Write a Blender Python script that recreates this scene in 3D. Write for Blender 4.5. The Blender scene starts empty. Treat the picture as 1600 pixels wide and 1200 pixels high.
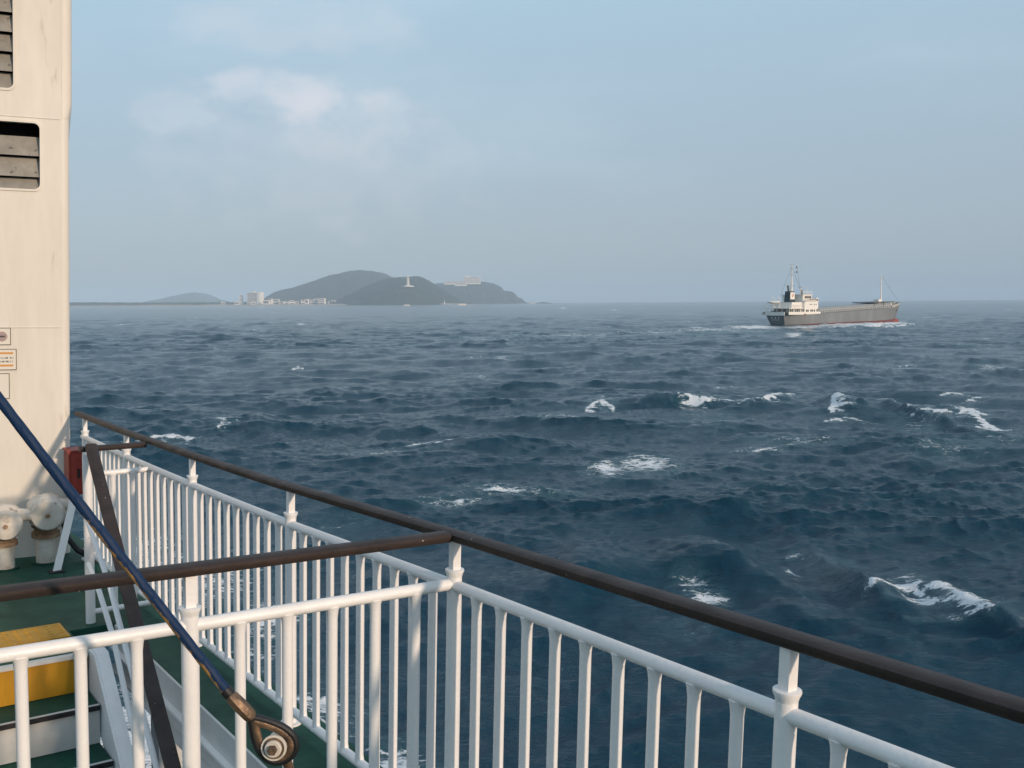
import bpy, math, random
import numpy as np
from mathutils import Vector, Matrix

# ------------------------------------------------------------------ camera
F = 1600.0                     # focal length in pixels of a 1600 px wide frame
EYE = np.array([0.0, 0.0, 8.0])
PITCH = math.atan(127.5 / F); ROLL = math.atan(.006)
_X = np.array([1, 0, 0.]); FWD = np.array([0, math.cos(PITCH), -math.sin(PITCH)])
_Z = np.array([0, math.sin(PITCH), math.cos(PITCH)])
CR = _X * math.cos(ROLL) - _Z * math.sin(ROLL)
CU = _Z * math.cos(ROLL) + _X * math.sin(ROLL)
S = bpy.context.scene
cam = bpy.data.cameras.new('camera'); cam.sensor_width = 36; cam.lens = 36 * F / 1600
cam.clip_start = .05; cam.clip_end = 80000
co = bpy.data.objects.new('camera', cam); S.collection.objects.link(co); S.camera = co
m = Matrix.Identity(4)
for i in range(3):
    m[i][0] = CR[i]; m[i][1] = CU[i]; m[i][2] = -FWD[i]; m[i][3] = EYE[i]
co.matrix_world = m

# ------------------------------------------------------------------ sky, sun, exposure
SUN_EL = math.radians(16); SUN_AZ = math.atan2(.69, -.724)      # from +Y towards +X
w = bpy.data.worlds.new('World'); S.world = w; w.use_nodes = True
nt = w.node_tree; N = nt.nodes; L = nt.links
for n in list(N): N.remove(n)
def nd(t, **k):
    n = N.new(t)
    for a, b in k.items(): setattr(n, a, b)
    return n
def math_n(op, a, b=None, c=None, clamp=False):
    n = nd('ShaderNodeMath', operation=op, use_clamp=clamp)
    for i, v in enumerate((a, b, c)):
        if v is None: continue
        if isinstance(v, (int, float)): n.inputs[i].default_value = v
        else: L.new(v, n.inputs[i])
    return n.outputs[0]
def mixc(f, a, b):
    n = nd('ShaderNodeMix', data_type='RGBA')
    for i, v in ((0, f), (6, a), (7, b)):
        if isinstance(v, (int, float)): n.inputs[i].default_value = v
        elif isinstance(v, tuple): n.inputs[i].default_value = v
        else: L.new(v, n.inputs[i])
    return n.outputs[2]
out = nd('ShaderNodeOutputWorld'); bg = nd('ShaderNodeBackground'); L.new(bg.outputs[0], out.inputs[0])
sky = nd('ShaderNodeTexSky', sky_type='NISHITA', sun_disc=False, sun_elevation=SUN_EL, sun_rotation=SUN_AZ)
sky.air_density = 1.0; sky.dust_density = 1.5; sky.ozone_density = 1.5
tc = nd('ShaderNodeTexCoord')
sep = nd('ShaderNodeSeparateXYZ'); L.new(tc.outputs['Generated'], sep.inputs[0])
zz = math_n('MAXIMUM', sep.outputs[2], 0.0)
# hazy veil: pale blue, a little darker and greyer towards the horizon
ramp = nd('ShaderNodeValToRGB'); L.new(zz, ramp.inputs[0])
r = ramp.color_ramp
r.elements[0].position = 0.0; r.elements[0].color = (2.72, 3.28, 3.92, 1)
r.elements[1].position = 1.0; r.elements[1].color = (3.6, 4.6, 5.8, 1)
e = r.elements.new(.10); e.color = (2.95, 3.62, 4.32, 1)
e = r.elements.new(.30); e.color = (3.35, 4.75, 5.7, 1)
e = r.elements.new(.55); e.color = (3.6, 4.8, 5.8, 1)
# long soft streaks of cloud over the veil
mp = nd('ShaderNodeMapping'); mp.inputs['Scale'].default_value = (1, 1, 3.2); L.new(tc.outputs['Generated'], mp.inputs[0])
nz = nd('ShaderNodeTexNoise'); nz.inputs['Scale'].default_value = 3.2; nz.inputs['Detail'].default_value = 6; nz.inputs['Roughness'].default_value = .55
L.new(mp.outputs[0], nz.inputs['Vector'])
soft = nd('ShaderNodeMapRange', interpolation_type='SMOOTHSTEP'); soft.inputs[1].default_value = .44; soft.inputs[2].default_value = .72
L.new(nz.outputs[0], soft.inputs[0])
up = nd('ShaderNodeMapRange', interpolation_type='SMOOTHSTEP'); up.inputs[1].default_value = .04; up.inputs[2].default_value = .2
L.new(zz, up.inputs[0])
veil = mixc(math_n('MULTIPLY', math_n('MULTIPLY', soft.outputs[0], up.outputs[0]), .22), ramp.outputs[0], (5.0, 6.0, 6.6, 1))
# one sunlit cumulus bank, soft lower edge dissolving in haze
def sdir(px, py):
    d = (px - 800) / F * CR - (py - 600) / F * CU + FWD
    return d / np.linalg.norm(d)
azn = math_n('ARCTAN2', sep.outputs[0], sep.outputs[1])
nz2 = nd('ShaderNodeTexNoise'); nz2.inputs['Scale'].default_value = 24; nz2.inputs['Detail'].default_value = 7; nz2.inputs['Roughness'].default_value = .55
mp2 = nd('ShaderNodeMapping'); mp2.inputs['Scale'].default_value = (1, 1, 1.5); L.new(tc.outputs['Generated'], mp2.inputs[0]); L.new(mp2.outputs[0], nz2.inputs['Vector'])
nv = math_n('SUBTRACT', nz2.outputs[0], .5)
def cloud(px, py, wx, up_h, dn_h, amt, prev):
    d = sdir(px, py); a0 = math.atan2(d[0], d[1]); z0 = d[2]
    ax = math_n('DIVIDE', math_n('SUBTRACT', azn, a0), wx / F)
    dz = math_n('SUBTRACT', sep.outputs[2], z0)
    au = math_n('DIVIDE', math_n('MAXIMUM', dz, 0.0), up_h / F)
    ad = math_n('DIVIDE', math_n('MAXIMUM', math_n('MULTIPLY', dz, -1.0), 0.0), dn_h / F)
    rr = math_n('ADD', math_n('ADD', math_n('POWER', math_n('ABSOLUTE', ax), 2.0), math_n('POWER', au, 2.0)), math_n('POWER', ad, 2.0))
    v = math_n('ADD', math_n('SUBTRACT', 1.0, rr), math_n('MULTIPLY', nv, 2.7))
    s = nd('ShaderNodeMapRange', interpolation_type='SMOOTHSTEP'); s.inputs[1].default_value = -.05; s.inputs[2].default_value = 1.15
    L.new(v, s.inputs[0])
    return mixc(math_n('MULTIPLY', s.outputs[0], amt), prev, (7.1, 6.5, 6.6, 1))
veil = cloud(455, 132, 145, 28, 60, .40, veil)
veil = cloud(560, 170, 150, 36, 90, .20, veil)
veil = cloud(275, 175, 80, 40, 36, .17, veil)
veil = cloud(520, 240, 300, 90, 130, .13, veil)
veil = cloud(470, 45, 210, 50, 40, .18, veil)
col = mixc(.82, sky.outputs[0], veil)
L.new(col, bg.inputs[0]); bg.inputs[1].default_value = .118
sl = bpy.data.lights.new('sun', 'SUN'); sl.energy = 2.6; sl.angle = math.radians(2.0); sl.color = (1.0, .76, .56)
so = bpy.data.objects.new('sun', sl); S.collection.objects.link(so)
sd = Vector((math.sin(SUN_AZ) * math.cos(SUN_EL), math.cos(SUN_AZ) * math.cos(SUN_EL), math.sin(SUN_EL)))
so.rotation_euler = sd.to_track_quat('Z', 'Y').to_euler(); so.location = (0, 0, 60)
S.view_settings.view_transform = 'Standard'; S.view_settings.look = 'None'
S.view_settings.exposure = 0.22; S.view_settings.gamma = 1; S.view_settings.use_curve_mapping = False
S.render.engine = 'CYCLES'
S.cycles.max_bounces = 6; S.cycles.volume_bounces = 1

# ------------------------------------------------------------------ materials
def mat(name, col, rough=.5, metal=0., vary=.0, vscale=6., bump=0., bscale=40., col2=None, spots=None, streak=False, spec=.5, coord='Object'):
    m = bpy.data.materials.new(name); m.use_nodes = True
    t = m.node_tree; n = t.nodes; l = t.links; b = n['Principled BSDF']
    b.inputs['Base Color'].default_value = (*col, 1); b.inputs['Roughness'].default_value = rough
    b.inputs['Metallic'].default_value = metal; b.inputs['Specular IOR Level'].default_value = spec
    tcn = n.new('ShaderNodeTexCoord'); src = tcn.outputs[coord]
    if streak:
        mpn = n.new('ShaderNodeMapping'); mpn.inputs['Scale'].default_value = (1, 1, .18); l.new(src, mpn.inputs[0]); src = mpn.outputs[0]
    cur = None
    if vary:
        a = n.new('ShaderNodeTexNoise'); a.inputs['Scale'].default_value = vscale; a.inputs['Detail'].default_value = 8; a.inputs['Roughness'].default_value = .62
        l.new(src, a.inputs['Vector'])
        mr = n.new('ShaderNodeMapRange'); mr.inputs[1].default_value = .35; mr.inputs[2].default_value = .68; l.new(a.outputs[0], mr.inputs[0])
        mx = n.new('ShaderNodeMix'); mx.data_type = 'RGBA'; l.new(mr.outputs[0], mx.inputs[0])
        c2 = col2 or tuple(c * (1 - vary) for c in col)
        mx.inputs[6].default_value = (*col, 1); mx.inputs[7].default_value = (*c2, 1); cur = mx.outputs[2]
        ra = n.new('ShaderNodeMapRange'); ra.inputs[3].default_value = rough * .8; ra.inputs[4].default_value = min(1, rough * 1.3)
        l.new(a.outputs[0], ra.inputs[0]); l.new(ra.outputs[0], b.inputs['Roughness'])
    if spots:
        sc, th, wd, scol = spots
        a2 = n.new('ShaderNodeTexNoise'); a2.inputs['Scale'].default_value = sc; a2.inputs['Detail'].default_value = 5
        l.new(src, a2.inputs['Vector'])
        m2 = n.new('ShaderNodeMapRange'); m2.inputs[1].default_value = th; m2.inputs[2].default_value = th + wd; l.new(a2.outputs[0], m2.inputs[0])
        mx2 = n.new('ShaderNodeMix'); mx2.data_type = 'RGBA'; l.new(m2.outputs[0], mx2.inputs[0])
        if cur is not None: l.new(cur, mx2.inputs[6])
        else: mx2.inputs[6].default_value = (*col, 1)
        mx2.inputs[7].default_value = (*scol, 1); cur = mx2.outputs[2]
    if cur is not None: l.new(cur, b.inputs['Base Color'])
    if bump:
        a3 = n.new('ShaderNodeTexNoise'); a3.inputs['Scale'].default_value = bscale; a3.inputs['Detail'].default_value = 4
        l.new(src, a3.inputs['Vector'])
        bp = n.new('ShaderNodeBump'); bp.inputs['Strength'].default_value = bump; bp.inputs['Distance'].default_value = .004
        l.new(a3.outputs[0], bp.inputs['Height']); l.new(bp.outputs[0], b.inputs['Normal'])
    return m

M = {}
M['white_plain'] = mat('white_paint_smooth', (.85, .83, .81), .36, vary=.06, vscale=5, bump=.3, bscale=60)
M['white'] = mat('white_paint', (.85, .83, .81), .38, vary=.10, vscale=5, bump=.35, bscale=60, spots=(30, .73, .04, (.46, .38, .30)))
M['wall'] = mat('wall_paint', (.77, .725, .65), .5, vary=.09, vscale=3.0, bump=.6, bscale=4, col2=(.62, .575, .50), spots=(9, .66, .10, (.46, .38, .28)), streak=True)
M['slat'] = mat('slat_paint', (.30, .28, .24), .6, vary=.35, vscale=9, bump=.3, bscale=50, spots=(16, .64, .06, (.08, .08, .07)))
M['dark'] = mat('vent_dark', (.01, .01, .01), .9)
M['wood'] = mat('handrail_brown', (.036, .0215, .017), .60, vary=.5, vscale=9, bump=.5, bscale=70, spots=(48, .735, .02, (.45, .44, .42)))
M['green'] = mat('deck_green', (.008, .072, .045), .6, vary=.35, vscale=4, bump=.5, bscale=30, col2=(.006, .045, .032), spec=.22)
M['yellow'] = mat('yellow_paint', (.62, .30, .01), .5, vary=.35, vscale=6, bump=.5, bscale=60, streak=True, spots=(14, .68, .06, (.20, .12, .05)))
M['grey'] = mat('grey_paint', (.60, .60, .575), .5, vary=.2, vscale=4, bump=.3)
M['red'] = mat('red_paint', (.30, .035, .022), .45, vary=.3, vscale=9, bump=.3)
M['rust'] = mat('rusty_paint', (.40, .28, .17), .75, vary=.6, vscale=14, col2=(.12, .045, .018), bump=.8, bscale=60)
M['oldwhite'] = mat('old_white_paint', (.72, .68, .61), .55, vary=.45, vscale=8, bump=.6, bscale=40, col2=(.52, .46, .38), spots=(13, .60, .12, (.20, .13, .08)))
M['rubber'] = mat('black_rubber', (.012, .012, .014), .5, vary=.3, vscale=30, bump=.4)
M['brass'] = mat('greased_metal', (.27, .17, .10), .48, metal=.5, vary=.6, vscale=30, col2=(.07, .05, .04), bump=.6, bscale=80)
M['sign'] = mat('sign_cream', (.72, .68, .60), .4, vary=.05)
M['orange'] = mat('sign_orange', (.62, .27, .06), .5)
M['ink'] = mat('sign_ink', (.06, .06, .06), .6)

# rope: blue sleeve with worn amber strands on the underside
def rope_mat():
    m = bpy.data.materials.new('blue_rope'); m.use_nodes = True
    n = m.node_tree.nodes; l = m.node_tree.links; b = n['Principled BSDF']
    at = n.new('ShaderNodeAttribute'); at.attribute_name = 'wear'
    tcn = n.new('ShaderNodeTexCoord')
    a = n.new('ShaderNodeTexNoise'); a.inputs['Scale'].default_value = 45; a.inputs['Detail'].default_value = 6; l.new(tcn.outputs['Object'], a.inputs[0])
    ad = n.new('ShaderNodeMath'); ad.operation = 'ADD'; l.new(at.outputs['Fac'], ad.inputs[0]); l.new(a.outputs[0], ad.inputs[1])
    mr = n.new('ShaderNodeMapRange'); mr.inputs[1].default_value = .86; mr.inputs[2].default_value = 1.0; l.new(ad.outputs[0], mr.inputs[0])
    mx = n.new('ShaderNodeMix'); mx.data_type = 'RGBA'; l.new(mr.outputs[0], mx.inputs[0])
    mx.inputs[6].default_value = (.006, .026, .075, 1); mx.inputs[7].default_value = (.34, .19, .06, 1)
    l.new(mx.outputs[2], b.inputs['Base Color']); b.inputs['Roughness'].default_value = .6; b.inputs['Specular IOR Level'].default_value = .25
    return m
M['rope'] = rope_mat()

# ------------------------------------------------------------------ mesh helpers
class MB:
    def __init__(s): s.v = []; s.f = []; s.sm = []; s.attr = None
    def add(s, vs, fs, smooth=False):
        o = len(s.v); s.v += [tuple(map(float, v)) for v in vs]
        s.f += [tuple(i + o for i in f) for f in fs]; s.sm += [smooth] * len(fs); return s
    def boxpts(s, p):      # eight corners: bottom 4 ccw, top 4
        return s.add(p, [(0, 3, 2, 1), (4, 5, 6, 7), (0, 1, 5, 4), (1, 2, 6, 5), (2, 3, 7, 6), (3, 0, 4, 7)])
    def box(s, c, ax, ay, az):   # centre + half vectors
        c, ax, ay, az = map(np.array, (c, ax, ay, az))
        q = [c + i * ax + j * ay - az for i, j in ((-1, -1), (1, -1), (1, 1), (-1, 1))] + [c + i * ax + j * ay + az for i, j in ((-1, -1), (1, -1), (1, 1), (-1, 1))]
        if np.dot(np.cross(ax, ay), az) < 0: q = [q[3], q[2], q[1], q[0], q[7], q[6], q[5], q[4]]
        return s.boxpts(q)
    def tube(s, pts, rad, n=12, closed=False, caps=True, flat=1.0, refup=None, spin=0.):
        pts = [np.array(p, float) for p in pts]; K = len(pts)
        if isinstance(rad, (int, float)): rad = [rad] * K
        up = np.array(refup if refup is not None else (0, 0, 1.)); rings = []; prev = None
        for i, p in enumerate(pts):
            a = pts[(i - 1) % K] if (i > 0 or closed) else p; b = pts[(i + 1) % K] if (i < K - 1 or closed) else p
            t = b - a; t = t / np.linalg.norm(t)
            ref = up if prev is None else prev
            if refup is not None: ref = up
            if abs(np.dot(ref, t)) > .98: ref = np.array((1, 0, 0.))
            y = ref - t * np.dot(ref, t); y /= np.linalg.norm(y); x = np.cross(t, y); prev = y
            rings.append([p + rad[i] * (x * math.cos(q) + y * flat * math.sin(q)) for q in [spin + 2 * math.pi * j / n for j in range(n)]])
        vs = [v for r_ in rings for v in r_]; fs = []
        for i in range(K if closed else K - 1):
            for j in range(n):
                a = i * n + j; b = i * n + (j + 1) % n; c = ((i + 1) % K) * n + (j + 1) % n; d = ((i + 1) % K) * n + j
                fs.append((a, b, c, d))
        s.add(vs, fs, n > 6)
        if caps and not closed:
            o = len(s.v) - len(vs)
            s.f.append(tuple(o + j for j in range(n))[::-1]); s.sm.append(False)
            s.f.append(tuple(o + (K - 1) * n + j for j in range(n))); s.sm.append(False)
        return s
    def prof(s, pts, sec, up):   # sweep a closed 2D section (side, up) along pts
        pts = [np.array(p, float) for p in pts]; K = len(pts); n = len(sec); vs = []
        up = np.array(up)
        for i, p in enumerate(pts):
            a = pts[max(i - 1, 0)]; b = pts[min(i + 1, K - 1)]; t = b - a; t /= np.linalg.norm(t)
            y = up - t * np.dot(up, t); y /= np.linalg.norm(y); x = np.cross(t, y)
            vs += [p + x * q[0] + y * q[1] for q in sec]
        fs = [(i * n + j, i * n + (j + 1) % n, (i + 1) * n + (j + 1) % n, (i + 1) * n + j) for i in range(K - 1) for j in range(n)]
        s.add(vs, fs, True)
        o = len(s.v) - len(vs)
        s.f.append(tuple(o + j for j in range(n))[::-1]); s.sm.append(False)
        s.f.append(tuple(o + (K - 1) * n + j for j in range(n))); s.sm.append(False)
        return s
    def lathe(s, c, axis, prof, n=16):   # prof: (radius, height along axis)
        axis = np.array(axis, float); axis /= np.linalg.norm(axis)
        return s.tube([np.array(c) + axis * h for _, h in _uniq(prof)], [q for q, _ in _uniq(prof)], n)
    def build(s, name, material, parent=None, loc=None, mesh=None):
        base = np.array(parent['_loc'] if parent is not None else (loc if loc is not None else (0, 0, 0)), float)
        me = bpy.data.meshes.new(name)
        me.from_pydata([tuple(np.array(v) - base) for v in s.v], [], s.f)
        me.materials.append(material)
        me.polygons.foreach_set('use_smooth', s.sm); 
        try: me.set_sharp_from_angle(angle=math.radians(42))
        except Exception: pass
        me.update()
        o = bpy.data.objects.new(name, me); S.collection.objects.link(o)
        if parent is not None:
            o.parent = root_of(parent)
        else: o.location = base
        return o
def _uniq(prof):
    out = []
    for i, (r_, h) in enumerate(prof):
        if out and abs(h - out[-1][1]) < 1e-4: h = out[-1][1] + 2e-4
        out.append((r_, h))
    return out
def root_of(p): return p['_obj'] if isinstance(p, dict) else p
def thing(name, label, cat, loc, group=None):
    o = bpy.data.objects.new(name, None); S.collection.objects.link(o)
    o.empty_display_size = .1; o.location = tuple(map(float, loc)); o['label'] = label; o['category'] = cat
    if group: o['group'] = group
    return {'_obj': o, '_loc': np.array(loc, float)}
def sub(part_obj, root):   # a part used as the parent of its sub-parts (its own origin = root's)
    return {'_obj': part_obj, '_loc': root['_loc']}
def tag(o, label=None, cat=None, group=None, kind=None):
    for k, v in (('label', label), ('category', cat), ('group', group), ('kind', kind)):
        if v: o[k] = v
    return o
def link_copy(o, parent, offset):
    c = o.copy(); S.collection.objects.link(c); c.parent = parent; c.location = tuple(offset); return c

# ------------------------------------------------------------------ the sea
rng = np.random.default_rng(7)
def ocean_tile(n, size, lmin, lmax, lpeak, rms, wdir, spread, seed, chop):
    g = np.random.default_rng(seed)
    k1 = 2 * np.pi * np.fft.fftfreq(n, size / n); kx, ky = np.meshgrid(k1, k1, indexing='ij')
    k = np.hypot(kx, ky); k[0, 0] = 1e-9
    lam = 2 * np.pi / k
    ca = (kx * math.cos(wdir) + ky * math.sin(wdir)) / k
    P_ = np.exp(-.9 * (lam / lpeak) ** 2) / k ** 4 * (np.abs(ca) ** spread * (ca > 0) + .03)
    P_[(lam < lmin) | (lam > lmax)] = 0; P_[0, 0] = 0
    h = np.sqrt(P_) * (g.normal(size=k.shape) + 1j * g.normal(size=k.shape))
    z = np.fft.ifft2(h); sc = rms / np.real(z).std()
    Z = np.real(z) * sc
    dx = np.real(np.fft.ifft2(-1j * kx / k * h)) * sc * -chop; dy = np.real(np.fft.ifft2(-1j * ky / k * h)) * sc * -chop
    d = size / n
    jxx = np.gradient(dx, d, axis=0); jyy = np.gradient(dy, d, axis=1); jxy = np.gradient(dx, d, axis=1)
    J = (1 + jxx) * (1 + jyy) - jxy ** 2
    return dict(n=n, s=size, Z=Z, dx=dx, dy=dy, J=J)
def sample(t, x, y, keys, rot=0.):
    c, s_ = math.cos(rot), math.sin(rot)
    u_ = (x * c + y * s_) / t['s'] * t['n']; v_ = (-x * s_ + y * c) / t['s'] * t['n']
    i = np.floor(u_).astype(np.int64); j = np.floor(v_).astype(np.int64); fu = (u_ - i).astype(np.float32); fv = (v_ - j).astype(np.float32)
    i0 = i % t['n']; i1 = (i + 1) % t['n']; j0 = j % t['n']; j1 = (j + 1) % t['n']
    res = []
    for k in keys:
        a = t[k]; res.append(a[i0, j0] * (1 - fu) * (1 - fv) + a[i1, j0] * fu * (1 - fv) + a[i0, j1] * (1 - fu) * fv + a[i1, j1] * fu * fv)
    return res
# waves run towards the viewer and a little to the left
WD = math.radians(-100)
T1 = ocean_tile(512, 333., 5., 120., 17., .20, WD, 3.5, 11, 1.15)
T2 = ocean_tile(768, 97., .5, 8., 4.5, .066, WD + .2, 3.5, 12, 1.2)
T3 = ocean_tile(512, 23.7, .25, 1.6, 1.3, .0165, WD - .2, 1.5, 13, 1.2)

def ground(px, py, h=0.):
    d = (px - 800) / F * CR - (py - 600) / F * CU + FWD
    t = -(EYE[2] - h) / d[2]; q = EYE + d * t; return q[:2]

# wave crests that break: (crest line as points on the water, height, width, foam)
RIDGES = [
    ([(905, 626), (960, 619), (1060, 618), (1150, 622), (1235, 612), (1290, 622)], .75, 2.3, .0),
    ([(1290, 630), (1325, 622), (1400, 630), (1445, 634), (1500, 634), (1530, 636), (1590, 668)], .75, 2.2, .0),
    ([(790, 905), (880, 880), (960, 862), (1060, 850), (1180, 856), (1270, 884), (1330, 912)], .78, 2.2, .0),
    ([(1290, 905), (1380, 902), (1430, 908), (1500, 930), (1600, 965), (1700, 1000)], .62, 2.0, .0),
    ([(1060, 960), (1150, 940), (1260, 938), (1350, 960), (1440, 1000)], .38, 1.5, .0),
    ([(300, 665), (345, 655), (400, 658), (450, 676)], .55, 2.2, .0),
    ([(560, 675), (640, 662), (720, 668)], .4, 2.5, .0),
    ([(1340, 722), (1430, 712), (1520, 718), (1600, 728)], .4, 2.2, .0),
    ([(1060, 800), (1120, 790), (1200, 796), (1290, 806)], .35, 2.0, .0),
    ([(180, 668), (240, 660), (290, 664)], .45, 2.2, .0),
    ([(1318, 508.5), (1350, 507.5), (1385, 505.5), (1412, 504.5)], .7, 1.6, .0),
]
# foam: centre px,py, half width px, half height px, strength
FOAM = [
    
    
    (1430, 658, 34, 9, .5), (1480, 702, 60, 14, .42), (1560, 690, 40, 14, .4),
    (345, 656, 14, 8, .7), (780, 560, 16, 4, .8), (470, 507, 8, 2, .8), (752, 590, 14, 3, .6), (640, 541, 18, 3, .4),
    (955, 732, 32, 14, .85), (1012, 722, 48, 15, .8), (1110, 655, 60, 14, .36),
    (770, 768, 70, 9, .74), (850, 775, 60, 9, .66), (700, 785, 60, 8, .66), (600, 708, 60, 6, .6), (880, 655, 70, 5, .55), (1250, 690, 80, 7, .5), (1180, 700, 50, 5, .5), (520, 810, 60, 18, .34),
    (1400, 908, 60, 14, .5), (1500, 940, 60, 22, .6), (940, 626, 26, 7, .5), (1090, 628, 60, 5, .45), (1440, 640, 40, 8, .45),
    (1080, 918, 36, 18, .62), (1100, 936, 32, 13, .86), (1245, 866, 14, 8, .5), (1060, 975, 40, 14, .4),
    (1290, 880, 60, 18, .30), (1200, 760, 80, 16, .26), (1290, 500, 8, 2, .4), (1550, 573, 28, 4, .6), (1410, 575, 20, 3, .5),
    (1240, 524, 16, 2.5, .8), (1075, 490, 12, 2, .5), (880, 481, 8, 1.6, .7), (960, 484, 9, 1.6, .6), (1510, 540, 16, 3, .5), (200, 540, 14, 3, .4),
    # wake of the coaster
    (1180, 512, 50, 3.6, .9), (1110, 516, 70, 3.6, .66), (1010, 520, 90, 4, .52), (900, 524, 110, 4, .52), (760, 530, 120, 4, .46), (1340, 507.5, 60, 2.2, 1.0), (1290, 509.5, 70, 1.6, .7), (1250, 511.5, 40, 2.0, .8), (1398, 505.5, 18, 2.6, 1.2), (1372, 506.5, 22, 2.6, 1.2),
    (1180, 496, 14, 1.8, .5),
    # wash along the ferry's own side
    (600, 1185, 85, 40, 1.05), (330, 915, 90, 50, .7), (180, 880, 130, 60, .75), (240, 1130, 90, 90, .95), (420, 980, 60, 60, .6), (500, 1120, 80, 70, .75),
]
CREST = [([(1062, 617), (1090, 621), (1120, 618), (1150, 621), (1190, 619), (1215, 611), (1237, 608)], .6, .55, 1.),
    ([(1000, 617), (1062, 616)], .6, .25, .5), ([(1235, 608), (1275, 619)], .6, .2, .45),
    ([(1300, 631), (1305, 622), (1332, 618)], .6, .6, 1.), ([(1332, 618), (1412, 624)], .6, .2, .4),
    ([(1418, 629), (1440, 629), (1474, 632)], .6, .6, .95), ([(1420, 633), (1440, 639), (1464, 637)], .4, .5, .9),
    ([(1500, 634), (1520, 631), (1544, 638)], .6, .5, .95), ([(1515, 634), (1535, 648), (1572, 660)], .4, .6, .95),
    ([(918, 626), (940, 617), (958, 624)], .6, .5, .85), ([(1382, 627), (1400, 630)], .5, .4, .7),
    ([(1350, 906), (1380, 894), (1416, 904)], .5, .40, .95), ([(1405, 900), (1440, 918), (1465, 928)], .4, .32, .9),
    ([(1460, 915), (1490, 932), (1535, 938)], .3, .34, .9), ([(1476, 936), (1510, 950), (1548, 950)], .2, .45, .95),
    ([(1140, 851), (1165, 853), (1192, 855)], .5, .22, .85), ([(1240, 864), (1252, 871)], .4, .15, .8),
    ([(335, 660), (345, 652), (388, 650)], .45, .4, .75), ([(1300, 507.5), (1350, 506.3), (1395, 504), (1414, 503)], .7, 2.2, 1.15), ([(1380, 503.5), (1412, 501.5)], 1.4, 1.6, 1.2), ([(770, 562), (782, 557), (794, 560)], .4, .9, .8)]
_r = random.Random(21)
for _i in range(34):      # scattered small whitecaps out to the horizon
    _d = 60 * (30 ** _r.random()); _y = 473 + 8 * 1600 / _d; _x = _r.uniform(120, 1600); _w = _r.uniform(.5, 1.6) * 1600 / _d * (1 + _d / 500)
    CREST.append(([(_x - _w, _y + _w * .10), (_x, _y), (_x + _w, _y + _w * .06)], .3, _r.uniform(.25, .5) * (1 + _d / 350), _r.uniform(.7, .95)))
def polydist(x, y, pts):
    best = np.full(x.shape, 1e9, np.float32); side = np.zeros(x.shape, np.float32); edge = np.zeros(x.shape, np.float32)
    seg = [(np.array(a), np.array(b)) for a, b in zip(pts[:-1], pts[1:])]
    tot = sum(np.linalg.norm(b - a) for a, b in seg); run = 0
    for a, b in seg:
        d = b - a; ln = np.linalg.norm(d); tx = ((x - a[0]) * d[0] + (y - a[1]) * d[1]) / ln / ln; tcl = np.clip(tx, 0, 1)
        dx = x - a[0] - tcl * d[0]; dy = y - a[1] - tcl * d[1]; q = np.hypot(dx, dy)
        cr = (d[0] * (y - a[1]) - d[1] * (x - a[0])) / ln
        mk = q < best
        best = np.where(mk, q, best); side = np.where(mk, np.sign(cr), side); edge = np.where(mk, (run + tcl * ln) / tot, edge); run += ln
    return best * side, edge, best
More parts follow.
